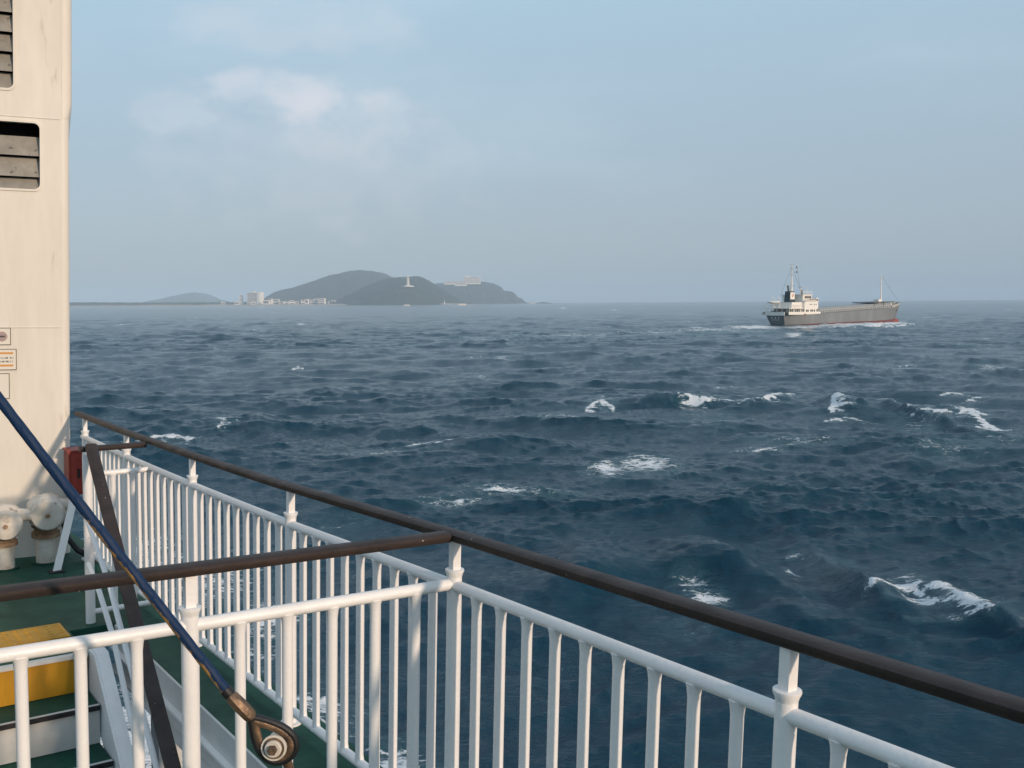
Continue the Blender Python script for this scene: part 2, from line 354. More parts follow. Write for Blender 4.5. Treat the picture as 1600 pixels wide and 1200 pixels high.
def sea_arrays(az, rr):
    A, R = np.meshgrid(az, rr); x = (R * np.sin(A)).astype(np.float64); y = (R * np.cos(A)).astype(np.float64)
    dr = np.gradient(rr); dr = np.maximum(dr, rr * (az[1] - az[0]))[:, None]
    f1 = np.clip(1.6 - dr / 12, .5, 1); f2 = np.clip(1.3 - dr / 6, 0.55, 1); f3 = np.clip(1.3 - dr / .5, 0, 1)
    z = 0; ox = 0; oy = 0
    h, dx, dy, J1 = sample(T1, x, y, ('Z', 'dx', 'dy', 'J'), .0); z = z + h * f1; ox = ox + dx * f1; oy = oy + dy * f1
    # modulate the shorter waves so no tile repeats visibly
    mod = .75 + .5 * np.clip(.5 + h / .6, 0, 1)
    patch, = sample(T1, x * .37 + 50, y * .37 - 20, ('Z',), .6); mod = mod * np.clip(1 + patch * 1.0, .75, 1.3)
    h2, dx, dy, J2 = sample(T2, x, y, ('Z', 'dx', 'dy', 'J'), .21); z = z + h2 * f2 * mod; c, s_ = math.cos(.21), math.sin(.21)
    ox = ox + (dx * c - dy * s_) * f2 * mod; oy = oy + (dx * s_ + dy * c) * f2 * mod
    h3, dx, dy = sample(T3, x, y, ('Z', 'dx', 'dy'), -.33); z = z + h3 * f3 * mod; c, s_ = math.cos(-.33), math.sin(-.33)
    ox = ox + (dx * c - dy * s_) * f3 * mod; oy = oy + (dx * s_ + dy * c) * f3 * mod
    foam = np.clip((.42 - J1) * 1.6, 0, .75) * 1.0
    foam = foam + np.clip((.32 - J2) * 1.0, 0, .5) * (R < 900)
    wob = h2 * 4
    for pts, ht, wd, _ in RIDGES:
        gp = [ground(*p, ht * .8) for p in pts]
        cx = np.mean([p[0] for p in gp]); cy = np.mean([p[1] for p in gp]); ext = max(np.hypot(p[0] - cx, p[1] - cy) for p in gp) + wd * 4
        mk = np.hypot(x - cx, y - cy) < ext
        if not mk.any(): continue
        gx = np.array([p[0] for p in gp]); gy = np.array([p[1] for p in gp])
        dx_ = np.linspace(gx[0] - 3 * wd, gx[-1] + 3 * wd, 400); dy_ = np.interp(dx_, gx, gy)
        kk = max(3, int(400 * wd / (dx_[-1] - dx_[0]) * 1.5) | 1); dy_ = np.convolve(np.pad(dy_, kk // 2, mode='edge'), np.ones(kk) / kk, 'valid')
        slope = (gy[-1] - gy[0]) / (gx[-1] - gx[0]); sdv = (y[mk] - np.interp(x[mk], dx_, dy_)) / math.hypot(1, slope)
        ed = (x[mk] - gx[0]) / (gx[-1] - gx[0])
        sdv = sdv + wob[mk] * .35
        front = sdv < 0                      # side that faces the viewer (points run left to right)
        wf = wd * (1.06 + .44 * np.tanh(sdv / wd * 2.5))
        amp = ht * np.clip(np.sin(np.pi * np.clip(ed, .001, .999)) * 1.5, 0, 1) ** 1.2 * (.8 + .35 * np.sin(ed * 13 + cx))
        prof = np.exp(-(np.abs(sdv) / wf) ** 1.5) - .28 * np.exp(-((sdv + wd * 1.5) / (wd * .9)) ** 2)
        z[mk] = z[mk] * (1 - .35 * np.exp(-(sdv / wd) ** 2)) + amp * prof
        z[mk] = z[mk] + (h2[mk] * .25 + h3[mk] * .6) * np.exp(-(sdv / (wd * 1.6)) ** 2) * (ht < 1)
        oy[mk] = oy[mk] - .35 * amp * np.exp(-(sdv / (wd * .7)) ** 2)
    for pts, ht, wd, st in CREST:
        gp = [ground(*p, ht) for p in pts]
        cx = np.mean([p[0] for p in gp]); cy = np.mean([p[1] for p in gp]); ext = max(np.hypot(p[0] - cx, p[1] - cy) for p in gp) + wd * 4
        mk = np.hypot(x - cx, y - cy) < ext
        if not mk.any(): continue
        sdv, ed, bd = polydist(x[mk], y[mk], gp)
        jag = wd * (1 + .5 * np.sin(ed * 17 + cx) + .4 * h3[mk] / .01)
        jag = np.maximum(jag, wd * .45)
        foam[mk] = np.maximum(foam[mk], st * np.exp(-(bd / np.where(sdv < 0, jag * 1.5, wd * .35)) ** 2))
    for px, py, wx, wy, st in FOAM:
        c0 = ground(px, py); far = ground(px, py - wy); near = ground(px, py + wy)
        ry = max(.5 * np.linalg.norm(far - near), .12); rx = wx / F * np.hypot(*c0); ang = math.atan2(c0[0], c0[1])
        X = x - c0[0]; Y = y - c0[1]
        mk = (np.abs(X) < rx * 3 + ry * 3) & (np.abs(Y) < ry * 3 + rx * 2)
        if not mk.any(): continue
        X = X[mk]; Y = Y[mk]
        a = X * math.cos(ang) - Y * math.sin(ang); b = X * math.sin(ang) + Y * math.cos(ang)
        q = (a / rx) ** 2 + (b / ry) ** 2
        foam[mk] = np.maximum(foam[mk], st * np.exp(-q * .75))
    return x + ox, y + oy, z, np.clip(foam, 0, 1.2)
def sea():
    half = math.radians(33)
    azs = np.linspace(-half, half, 1080)
    # radii: even steps in the look-down angle, so that detail follows distance
    ys = np.concatenate([np.linspace(.45, 70, 210)[:-1], np.linspace(70, 420, 420)[:-1], np.linspace(420, 1900, 420)])
    rr = EYE[2] * F / ys[::-1]
    x, y, z, fm = sea_arrays(azs, rr)
    az2 = np.linspace(half, 2 * math.pi - half, 150); rr2 = np.concatenate([[.5], rr[::9], [rr[-1]]])
    x2, y2, z2, fm2 = sea_arrays(az2, rr2)
    vs = []; fs = []; o = 0; fo = []
    for (a, b, c, f) in ((x, y, z, fm), (x2, y2, z2, fm2)):
        n0, n1 = a.shape; vs.append(np.stack([a, b, c], -1).reshape(-1, 3)); fo.append(f.reshape(-1))
        idx = np.arange(n0 * n1).reshape(n0, n1) + o
        fs.append(np.stack([idx[:-1, :-1], idx[:-1, 1:], idx[1:, 1:], idx[1:, :-1]], -1).reshape(-1, 4)[:, ::-1]); o += n0 * n1
    V_ = np.concatenate(vs).astype(np.float32); Fc = np.concatenate(fs).astype(np.int32); FO = np.concatenate(fo).astype(np.float32)
    me = bpy.data.meshes.new('sea'); me.vertices.add(len(V_)); me.vertices.foreach_set('co', V_.ravel())
    me.loops.add(Fc.size); me.loops.foreach_set('vertex_index', Fc.ravel())
    me.polygons.add(len(Fc)); me.polygons.foreach_set('loop_start', np.arange(0, Fc.size, 4, dtype=np.int32))
    me.polygons.foreach_set('loop_total', np.full(len(Fc), 4, np.int32)) if hasattr(me.polygons[0], 'loop_total') and False else None
    me.polygons.foreach_set('use_smooth', np.ones(len(Fc), bool))
    me.update(calc_edges=True)
    at = me.attributes.new('foam', 'FLOAT', 'POINT'); at.data.foreach_set('value', FO)
    o = bpy.data.objects.new('sea', me); S.collection.objects.link(o); o['kind'] = 'structure'
    # water
    m = bpy.data.materials.new('sea_water'); m.use_nodes = True; me.materials.append(m)
    n = m.node_tree.nodes; l = m.node_tree.links; b = n['Principled BSDF']
    def nn(t, **k):
        q = n.new(t)
        for a_, b_ in k.items(): setattr(q, a_, b_)
        return q
    def noise(sc, det, ro, vec):
        q = nn('ShaderNodeTexNoise'); q.inputs['Scale'].default_value = sc; q.inputs['Detail'].default_value = det; q.inputs['Roughness'].default_value = ro; l.new(vec, q.inputs['Vector']); return q
    def mth(op, a_, b_=None, c_=None):
        q = nn('ShaderNodeMath', operation=op)
        for i, v in enumerate((a_, b_, c_)):
            if v is None: continue
            if isinstance(v, (int, float)): q.inputs[i].default_value = v
            else: l.new(v, q.inputs[i])
        return q.outputs[0]
    def mr(v, a0, a1, b0=0., b1=1., sm='SMOOTHSTEP'):
        q = nn('ShaderNodeMapRange', interpolation_type=sm); l.new(v, q.inputs[0])
        for i, t in enumerate((a0, a1, b0, b1)): q.inputs[i + 1].default_value = t
        return q.outputs[0]
    tcx = nn('ShaderNodeTexCoord').outputs['Object']
    mpn = nn('ShaderNodeMapping'); mpn.inputs['Scale'].default_value = (.45, 1, 1); mpn.inputs['Rotation'].default_value = (0, 0, .17); l.new(tcx, mpn.inputs[0])
    st = mpn.outputs[0]
    at = nn('ShaderNodeAttribute', attribute_name='foam').outputs['Fac']
    # foam: lacy net from stretched cells plus fine grain
    warp = noise(1.1, 4, .6, tcx)
    wv = nn('ShaderNodeVectorMath', operation='MULTIPLY_ADD'); l.new(warp.outputs['Color'], wv.inputs[0]); wv.inputs[1].default_value = (1.1, 1.1, 1.1); l.new(st, wv.inputs[2])
    vor = nn('ShaderNodeTexVoronoi', feature='DISTANCE_TO_EDGE'); vor.inputs['Scale'].default_value = 1.7; l.new(wv.outputs[0], vor.inputs['Vector'])
    net = mr(vor.outputs['Distance'], 0., .22, 1., 0.)
    vor2 = nn('ShaderNodeTexVoronoi', feature='DISTANCE_TO_EDGE'); vor2.inputs['Scale'].default_value = 5.5; l.new(wv.outputs[0], vor2.inputs['Vector'])
    net2 = mr(vor2.outputs['Distance'], 0., .22, 1., 0.)
    big = noise(1.3, 6, .68, wv.outputs[0]).outputs[0]
    fine = noise(9., 5, .7, st).outputs[0]
    pat = mth('ADD', mth('MULTIPLY', net, .20), mth('ADD', mth('MULTIPLY', net2, .14), mth('ADD', mth('MULTIPLY', big, 1.15), mth('MULTIPLY', fine, .75))))
    # pat mean ~ .8 ; threshold falls as the foam attribute rises
    fsum = mth('ADD', pat, mth('MULTIPLY', at, .86))
    ff = mth('MULTIPLY', mr(fsum, 1.58, 1.84), mr(at, .02, .16))
    # thin aerated water round the foam
    aer = mth('MULTIPLY', mr(fsum, .85, 1.8), mr(at, .02, .3))
    base = nn('ShaderNodeMix', data_type='RGBA'); l.new(mth('MULTIPLY', aer, .55), base.inputs[0])
    base.inputs[6].default_value = (.0024, .035, .062, 1); base.inputs[7].default_value = (.07, .14, .16, 1)
    l.new(base.outputs[2], b.inputs['Base Color'])
    b.inputs['IOR'].default_value = 1.333; b.inputs['Specular IOR Level'].default_value = .30; b.inputs['Roughness'].default_value = .15
    # ripples
    wq = noise(.5, 3, .5, tcx)
    wv2 = nn('ShaderNodeVectorMath', operation='MULTIPLY_ADD'); l.new(wq.outputs['Color'], wv2.inputs[0]); wv2.inputs[1].default_value = (1.6, 1.6, 0); l.new(st, wv2.inputs[2])
    r1 = noise(1.1, 9, .66, wv2.outputs[0]).outputs[0]; r2 = noise(7., 5, .65, st).outputs[0]
    r3 = noise(24., 3, .6, st).outputs[0]
    hsum = mth('ADD', mth('MULTIPLY', r3, .012), mth('ADD', mth('MULTIPLY', r1, .21), mth('MULTIPLY', r2, .085)))
    bp = nn('ShaderNodeBump'); bp.inputs['Strength'].default_value = 1.; bp.inputs['Distance'].default_value = .75; l.new(hsum, bp.inputs['Height'])
    l.new(bp.outputs[0], b.inputs['Normal'])
    fo_ = nn('ShaderNodeBsdfDiffuse'); fo_.inputs[0].default_value = (.72, .74, .75, 1)
    bp2 = nn('ShaderNodeBump'); bp2.inputs['Strength'].default_value = .7; bp2.inputs['Distance'].default_value = .12; l.new(pat, bp2.inputs['Height']); l.new(bp2.outputs[0], fo_.inputs['Normal'])
    ms = nn('ShaderNodeMixShader'); l.new(ff, ms.inputs[0]); l.new(b.outputs[0], ms.inputs[1]); l.new(fo_.outputs[0], ms.inputs[2])
    l.new(ms.outputs[0], n['Material Output'].inputs['Surface'])
sea()

# ------------------------------------------------------------------ far land
def at(px, py, d): return EYE + d * ((px - 800) / F * CR - (py - 600) / F * CU + FWD)
M['forest'] = mat('forested_slope', (.026, .044, .036), .95, vary=.5, vscale=.03, col2=(.050, .062, .052), spots=(.010, .68, .08, (.15, .13, .10)))
M['sand'] = mat('sandy_shore', (.42, .36, .28), .9, vary=.3, vscale=.02)
def vnoise(x, y, sc, seed):
    g = np.random.default_rng(seed).random((64, 64))
    u_ = x / sc; v_ = y / sc; i = np.floor(u_).astype(int); j = np.floor(v_).astype(int); fu = u_ - i; fv = v_ - j
    fu = fu * fu * (3 - 2 * fu); fv = fv * fv * (3 - 2 * fv)
    return (g[i % 64, j % 64] * (1 - fu) * (1 - fv) + g[(i + 1) % 64, j % 64] * fu * (1 - fv) + g[i % 64, (j + 1) % 64] * (1 - fu) * fv + g[(i + 1) % 64, (j + 1) % 64] * fu * fv) - .5
HILLS = {}
def hill(name, prof, dist, depth, seed, power=1.0, material=None):
    # prof: skyline as (px, py); the ridge line runs at distance `dist`, slopes fall both ways
    xs = np.array([at(p[0], p[1], dist)[0] for p in prof]); hs = np.array([max(at(p[0], p[1], dist)[2], 0) for p in prof])
    nx = 260; ny = 70; X = np.linspace(xs[0], xs[-1], nx); hx = np.interp(X, xs, hs)
    ker = np.ones(5) / 5; hx = np.convolve(np.pad(hx, 2, mode='edge'), ker, 'valid')
    Yt = np.linspace(-1, 1, ny); XX, TT = np.meshgrid(X, Yt, indexing='ij')
    hm = hx.max(); wid = depth * (.35 + .65 * (hx / hm) ** .7)
    YY = TT * wid[:, None]
    cross = np.cos(np.clip(np.abs(TT), 0, 1) * math.pi / 2) ** power
    Z_ = hx[:, None] * cross
    rug = vnoise(XX, YY, 150, seed) * 26 + vnoise(XX, YY, 60, seed + 1) * 11 + vnoise(XX, YY, 18, seed + 2) * 5
    Z_ = Z_ + rug * (1 - cross ** 4) * np.clip(Z_ / 40, 0, 1) + vnoise(XX, YY, 14, seed + 3) * 3.0 * np.clip(Z_ / 25, 0, 1)
    Z_ = Z_ + (vnoise(XX, YY, 32, seed + 5) * 7 + vnoise(XX, YY, 13, seed + 6) * 5) * np.clip(Z_ / 30, 0, 1)
    Z_ = np.maximum(Z_, 0) - 1.5 * (np.abs(TT) > .999) - .8
    vs = np.stack([XX, YY + dist * math.cos(PITCH) * 1.0, Z_], -1).reshape(-1, 3)
    fs = [(i * ny + j, (i + 1) * ny + j, (i + 1) * ny + j + 1, i * ny + j + 1) for i in range(nx - 1) for j in range(ny - 1)]
    mb = MB(); mb.add(vs, fs, True); o = mb.build(name, material or M['forest']); o['kind'] = 'structure'
    HILLS[name] = (X, hx, dist * math.cos(PITCH), wid)
    return o
D0 = 5000.
hill('hill_high', [(405, 474), (423, 466), (442, 455), (466, 449), (486, 443), (506, 436), (522, 430), (537, 427), (550, 424), (563, 423), (580, 424), (600, 427), (616, 434), (640, 446), (670, 462), (700, 474)], 6600., 800, 3)
hill('hill_middle', [(500, 474), (520, 470), (541, 466), (555, 459), (569, 452), (585, 444), (600, 438), (620, 434.5), (640, 433), (653, 432.5), (664, 435), (672, 440), (684, 447), (695, 454), (708, 463), (722, 471), (738, 474)], 5250., 560, 23, .8)
hill('headland', [(655, 449), (672, 445), (684, 443.5), (705, 442), (723, 441), (742, 440.5), (757, 441), (768, 443), (776, 445), (784, 449), (787, 454.5), (799, 455.5), (806, 460), (809, 465), (816, 467), (821, 472), (830, 474)], 7400., 560, 43, .35)
hill('far_hill', [(225, 474), (250, 469), (266, 467), (281, 462), (295, 459), (308, 457), (322, 459), (335, 466), (350, 471), (368, 474)], 11500., 1000, 63)
hill('islet', [(834, 474), (841, 472.8), (848, 471.8), (856, 472.4), (864, 473.6), (872, 474)], 6400., 90, 83)
hill('coast_plain', [(60, 474.5), (110, 472.6), (200, 472.8), (300, 472.4), (380, 472.2), (450, 472), (520, 471.7), (560, 472), (640, 473.2), (700, 474.5)], 5400., 260, 93, .4)
# sandy shore strip as a low bank
def bank():
    mb = MB(); pts = np.linspace(-2250, -120, 90); vs = []
    for i, x in enumerate(pts):
        j = vnoise(np.array([x]), np.array([0.]), 90, 5)[0] * 30; hh = 6.0 + vnoise(np.array([x]), np.array([9.]), 60, 6)[0] * 3
        if x > -300: hh *= max((-120 - x) / 180, 0.05)
        for (yy, zz_) in ((4815 + j, -1), (4835 + j, hh * .7), (4860 + j, hh), (4990, hh * .8), (5010, -1)): vs.append((x, yy, zz_))
    fs = [(i * 5 + j, (i + 1) * 5 + j, (i + 1) * 5 + j + 1, i * 5 + j + 1) for i in range(89) for j in range(4)]
    mb.add(vs, fs, True); tag(mb.build('beach', M['sand']), kind='structure')
bank()
# shore scrub in front of the plain: low forest mass
M['wallfar'] = mat('far_white_wall', (.76, .72, .66), .7, vary=.1, vscale=.2)
M['wallgrey'] = mat('far_grey_wall', (.40, .40, .40), .7, vary=.1, vscale=.2)
M['roofred'] = mat('far_tile_roof', (.20, .13, .10), .8, vary=.3, vscale=.3)
M['glassfar'] = mat('far_window_glass', (.09, .11, .13), .2)
def fbox(mb, x0, x1, y0, y1, z0, z1, rot=0, c=None):
    cx, cy = c if c else ((x0 + x1) / 2, (y0 + y1) / 2); ca, sa = math.cos(rot), math.sin(rot)
    def R_(x, y, z): X = x - cx; Y = y - cy; return (cx + X * ca - Y * sa, cy + X * sa + Y * ca, z)
    return mb.boxpts([R_(x0, y0, z0), R_(x1, y0, z0), R_(x1, y1, z0), R_(x0, y1, z0), R_(x0, y0, z1), R_(x1, y0, z1), R_(x1, y1, z1), R_(x0, y1, z1)])
def zpx(py, d): return at(800, py + .0, d)[2]
def block(name, label, cat, px0, px1, pytop, zbase, d, depth, rot=0., floors=6, wallm='wallfar', roof=True, group=None, win=True):
    a = at(px0, 474, d); b = at(px1, 474, d); x0, x1 = a[0], b[0]; y0 = a[1]; zt = at(px0, pytop, d)[2]
    cx = (x0 + x1) / 2; t = thing(name, label, cat, (cx, y0, zbase), group); c = (cx, y0 + depth / 2)
    mb = MB(); fbox(mb, x0, x1, y0, y0 + depth, zbase - 6, zt, rot, c); mb.build('wall', M[wallm], t)
    if roof:
        mb = MB(); fbox(mb, x0 - .6, x1 + .6, y0 - .6, y0 + depth + .6, zt + .05, zt + 1.2, rot, c); mb.build('roof', M['roofred' if roof == 'red' else wallm], t)
    if win:
        fh = (zt - zbase) / floors
        for k in range(floors):
            mb = MB(); fbox(mb, x0 + 2, x1 - 2, y0 - .25, y0 + .1, zbase + fh * k + fh * .35, zbase + fh * k + fh * .8, rot, c); mb.build('window_band', M['glassfar'], t)
    return t, (x0, x1, y0, zt, c)
# the big seafront hotel
t, (x0, x1, y0, zt, c) = block('hotel', 'large pale slab hotel standing alone on the shore left of the hills', 'hotel', 386, 409, 457.5, 2, 4950., 26, -.35, 10)
mb = MB(); fbox(mb, x1 - 14, x1 + 4, y0 - 4, y0 + 30, -3, zt + 2.5, -.35, c); mb.build('end_wall', M['wallfar'], t)
mb = MB(); fbox(mb, x0 + 18, x0 + 40, y0 + 6, y0 + 18, zt + 1.3, zt + 6, -.35, c); mb.build('roof_house', M['wallfar'], t)
block('apartment_building', 'slim pinkish tower block just left of the big seafront hotel', 'building', 374, 379, 461, 2, 5000., 14, 0, 8, 'wallfar')
# the hotel on the headland
t, (x0, x1, y0, zt, c) = block('hilltop_hotel', 'pale multi-storey hotel on top of the right-hand headland', 'hotel', 724, 751, 433.2, 140, 7000., 26, .1, 5)
mb = MB(); fbox(mb, x0 + 14, x0 + 44, y0 + 3, y0 + 20, zt + 1.3, zt + 8, .1, c); mb.build('roof_house', M['wallfar'], t)
mb = MB(); fbox(mb, x1 - 20, x1 - 2, y0 + 3, y0 + 18, zt + 1.3, zt + 4.5, .1, c); mb.build('stair_house', M['wallfar'], t)
block('hotel_wing', 'long low white annex left of the headland hotel', 'building', 694, 722, 439.8, 138, 6980., 20, 0, 2)
block('hotel_wing', 'short low white terrace building below the headland annex', 'building', 711, 730, 442.6, 126, 6850., 16, .05, 2)
# disc-shaped lookout with a stair tower on the middle hill
lx = at(639, 448, 4880.); t = thing('lookout_station', 'white disc-shaped station with a ribbed column rising to the top of the middle hill', 'building', (lx[0], lx[1] - 40, lx[2] - 6))
b0 = np.array([lx[0], lx[1] - 40, lx[2]])
MB().tube([b0 + (0, 0, -14), b0 + (0, 0, -5)], [17, 20], 20).build('base', M['wallgrey'], t)
MB().tube([b0 + (0, 0, -3.6), b0 + (0, 0, -1), b0 + (0, 0, 3), b0 + (0, 0, 4)], [24, 28.5, 28.5, 23], 24).build('disc', M['wallfar'], t)
MB().tube([b0 + (0, 0, 4), b0 + (0, 0, 10)], [16, 5], 20).build('roof', M['wallfar'], t)
MB().tube([b0 + (0, 0, 8), b0 + (-1, 0, 48)], [5.0, 3.5], 8).build('column', M['wallfar'], t)
for k in range(5):
    q = b0 + (-.2 * k, 0, 13 + 8 * k); MB().tube([q, q + (0, 0, 2.4)], [8.2, 8.2], 12).build('landing', M['wallfar'], t)
MB().tube([b0 + (-1, 0, 47), b0 + (-1, 0, 50)], [13, 10], 16).build('top_deck', M['wallfar'], t)
# harbour light
q = at(694.5, 475.5, 4700.); t = thing('lighthouse', 'small white lighthouse at the tip of the sandy spit', 'lighthouse', (q[0], q[1], 0))
q = np.array([q[0], q[1], 0])
MB().tube([q + (0, 0, -1.5), q + (0, 0, 2.2)], [6, 6], 14).build('base', M['wallgrey'], t)
MB().tube([q + (0, 0, 2.2), q + (0, 0, 15)], [3.0, 2.2], 14).build('tower', M['wallfar'], t)
MB().tube([q + (0, 0, 15), q + (0, 0, 15.8)], [3.3, 3.3], 14).build('gallery', M['wallfar'], t)
MB().tube([q + (0, 0, 15.8), q + (0, 0, 18)], [1.5, 1.5], 12).build('lantern', M['glassfar'], t)
MB().tube([q + (0, 0, 18), q + (0, 0, 20)], [1.9, .2], 12).build('dome', M['wallfar'], t)
# houses of the resort town
random.seed(4)
TOWN = [(411, 421, 469.4, 'low white hall beside the big hotel', 1), (419, 425, 466.8, 'white three-storey house just right of the seafront hotel', 3),
        (424, 436, 468.0, 'wide white block with a flat roof behind the boats', 2), (431, 437, 471.8, 'small grey shed at the water left of the town', 1),
        (438, 444, 470.8, 'little pale house with a dark roof in the gap of the town', 1), (446, 452, 470.2, 'pale house standing fourth from the seafront hotel', 2),
        (452, 459, 469.4, 'cream house with broad front near the middle of the town', 2), (460, 466, 470.9, 'small cream house beside the broad cream one', 1),
        (470, 476, 468.4, 'thin white house on the foot of the high hill', 2), (477, 482, 467.4, 'small white villa on the slope left of the terraces', 1),
        (485, 497, 468.8, 'white lower terrace block at the foot of the high hill', 2), (490, 500, 467.2, 'white middle terrace block stepped up the slope', 2),
        (497, 508, 466.2, 'white top terrace block, widest and highest of the steps', 3), (509, 514, 470.2, 'grey house right of the stepped terraces', 2),
        (518, 524, 469.2, 'pale villa under the gap between the two hills', 1), (392, 399, 472.4, 'low pavilion at the foot of the big hotel', 1),
        (366, 373, 471.8, 'small white house at the far left end of the town', 1), (345, 351, 472.6, 'tiny pale hut on the left shore', 1)]
for i, (a, b, tp, lb, fl) in enumerate(TOWN):
    block('town_house', lb, 'house', a, b, tp, 3, 4890. + (i * 37) % 110, 16, random.uniform(-.4, .4), fl, 'wallgrey' if 'grey' in lb else 'wallfar', 'red' if 'house' in lb or 'villa' in lb else True, 'houses of the resort town')
# small craft far off
def craft(px, py, ln, label, head, cab):
    g_ = ground(px, py); c = np.array([g_[0], g_[1], 0.]); f = np.array([math.cos(head), math.sin(head), 0]); s_ = np.array([-f[1], f[0], 0]); up_ = np.array([0, 0, 1.])
    t = thing('motorboat', label, 'boat', c, 'white motorboats off the shore')
    mb = MB(); secs = []
    for u_, wd, sh in ((-.5, .15, .12), (-.2, .17, .11), (.2, .15, .13), (.42, .07, .17), (.5, .01, .2)):
        p = c + f * ln * u_; W_ = wd * ln
        secs.append([p - s_ * W_ + up_ * ln * sh, p - s_ * W_ * .7 - up_ * .3, p + s_ * W_ * .7 - up_ * .3, p + s_ * W_ + up_ * ln * sh])
    vs = [v for s2 in secs for v in s2]; fs = [(i * 4 + j, i * 4 + (j + 1) % 4, (i + 1) * 4 + (j + 1) % 4, (i + 1) * 4 + j) for i in range(4) for j in range(4)] + [(3, 2, 1, 0), (16, 17, 18, 19)]
    mb.add(vs, fs); mb.build('hull', M['wallfar'], t)
    mb = MB(); mb.box(c + up_ * ln * (.12 + cab / 2) - f * ln * .05, f * ln * .2, s_ * ln * .11, up_ * ln * cab / 2); cb = mb.build('cabin', M['wallfar'], t)
    mb = MB(); mb.box(c + up_ * ln * (.12 + cab * .65) - f * ln * .05, f * ln * .203, s_ * ln * .113, up_ * ln * cab * .15); mb.build('window_band', M['glassfar'], sub(cb, t))
    MB().tube([c + up_ * ln * .12 - f * ln * .12, c + up_ * ln * (.3 + cab) - f * ln * .12], .12, 6).build('mast', M['wallfar'], t)
craft(635, 477.6, 20, 'small white motorboat lying off the beach below the middle hill', .1, .08)
craft(721.5, 476.9, 26, 'white motorboat off the right end of the sandy spit', .2, .12)
craft(832, 475.2, 24, 'white motorboat alone right of the headland', -.2, .14)

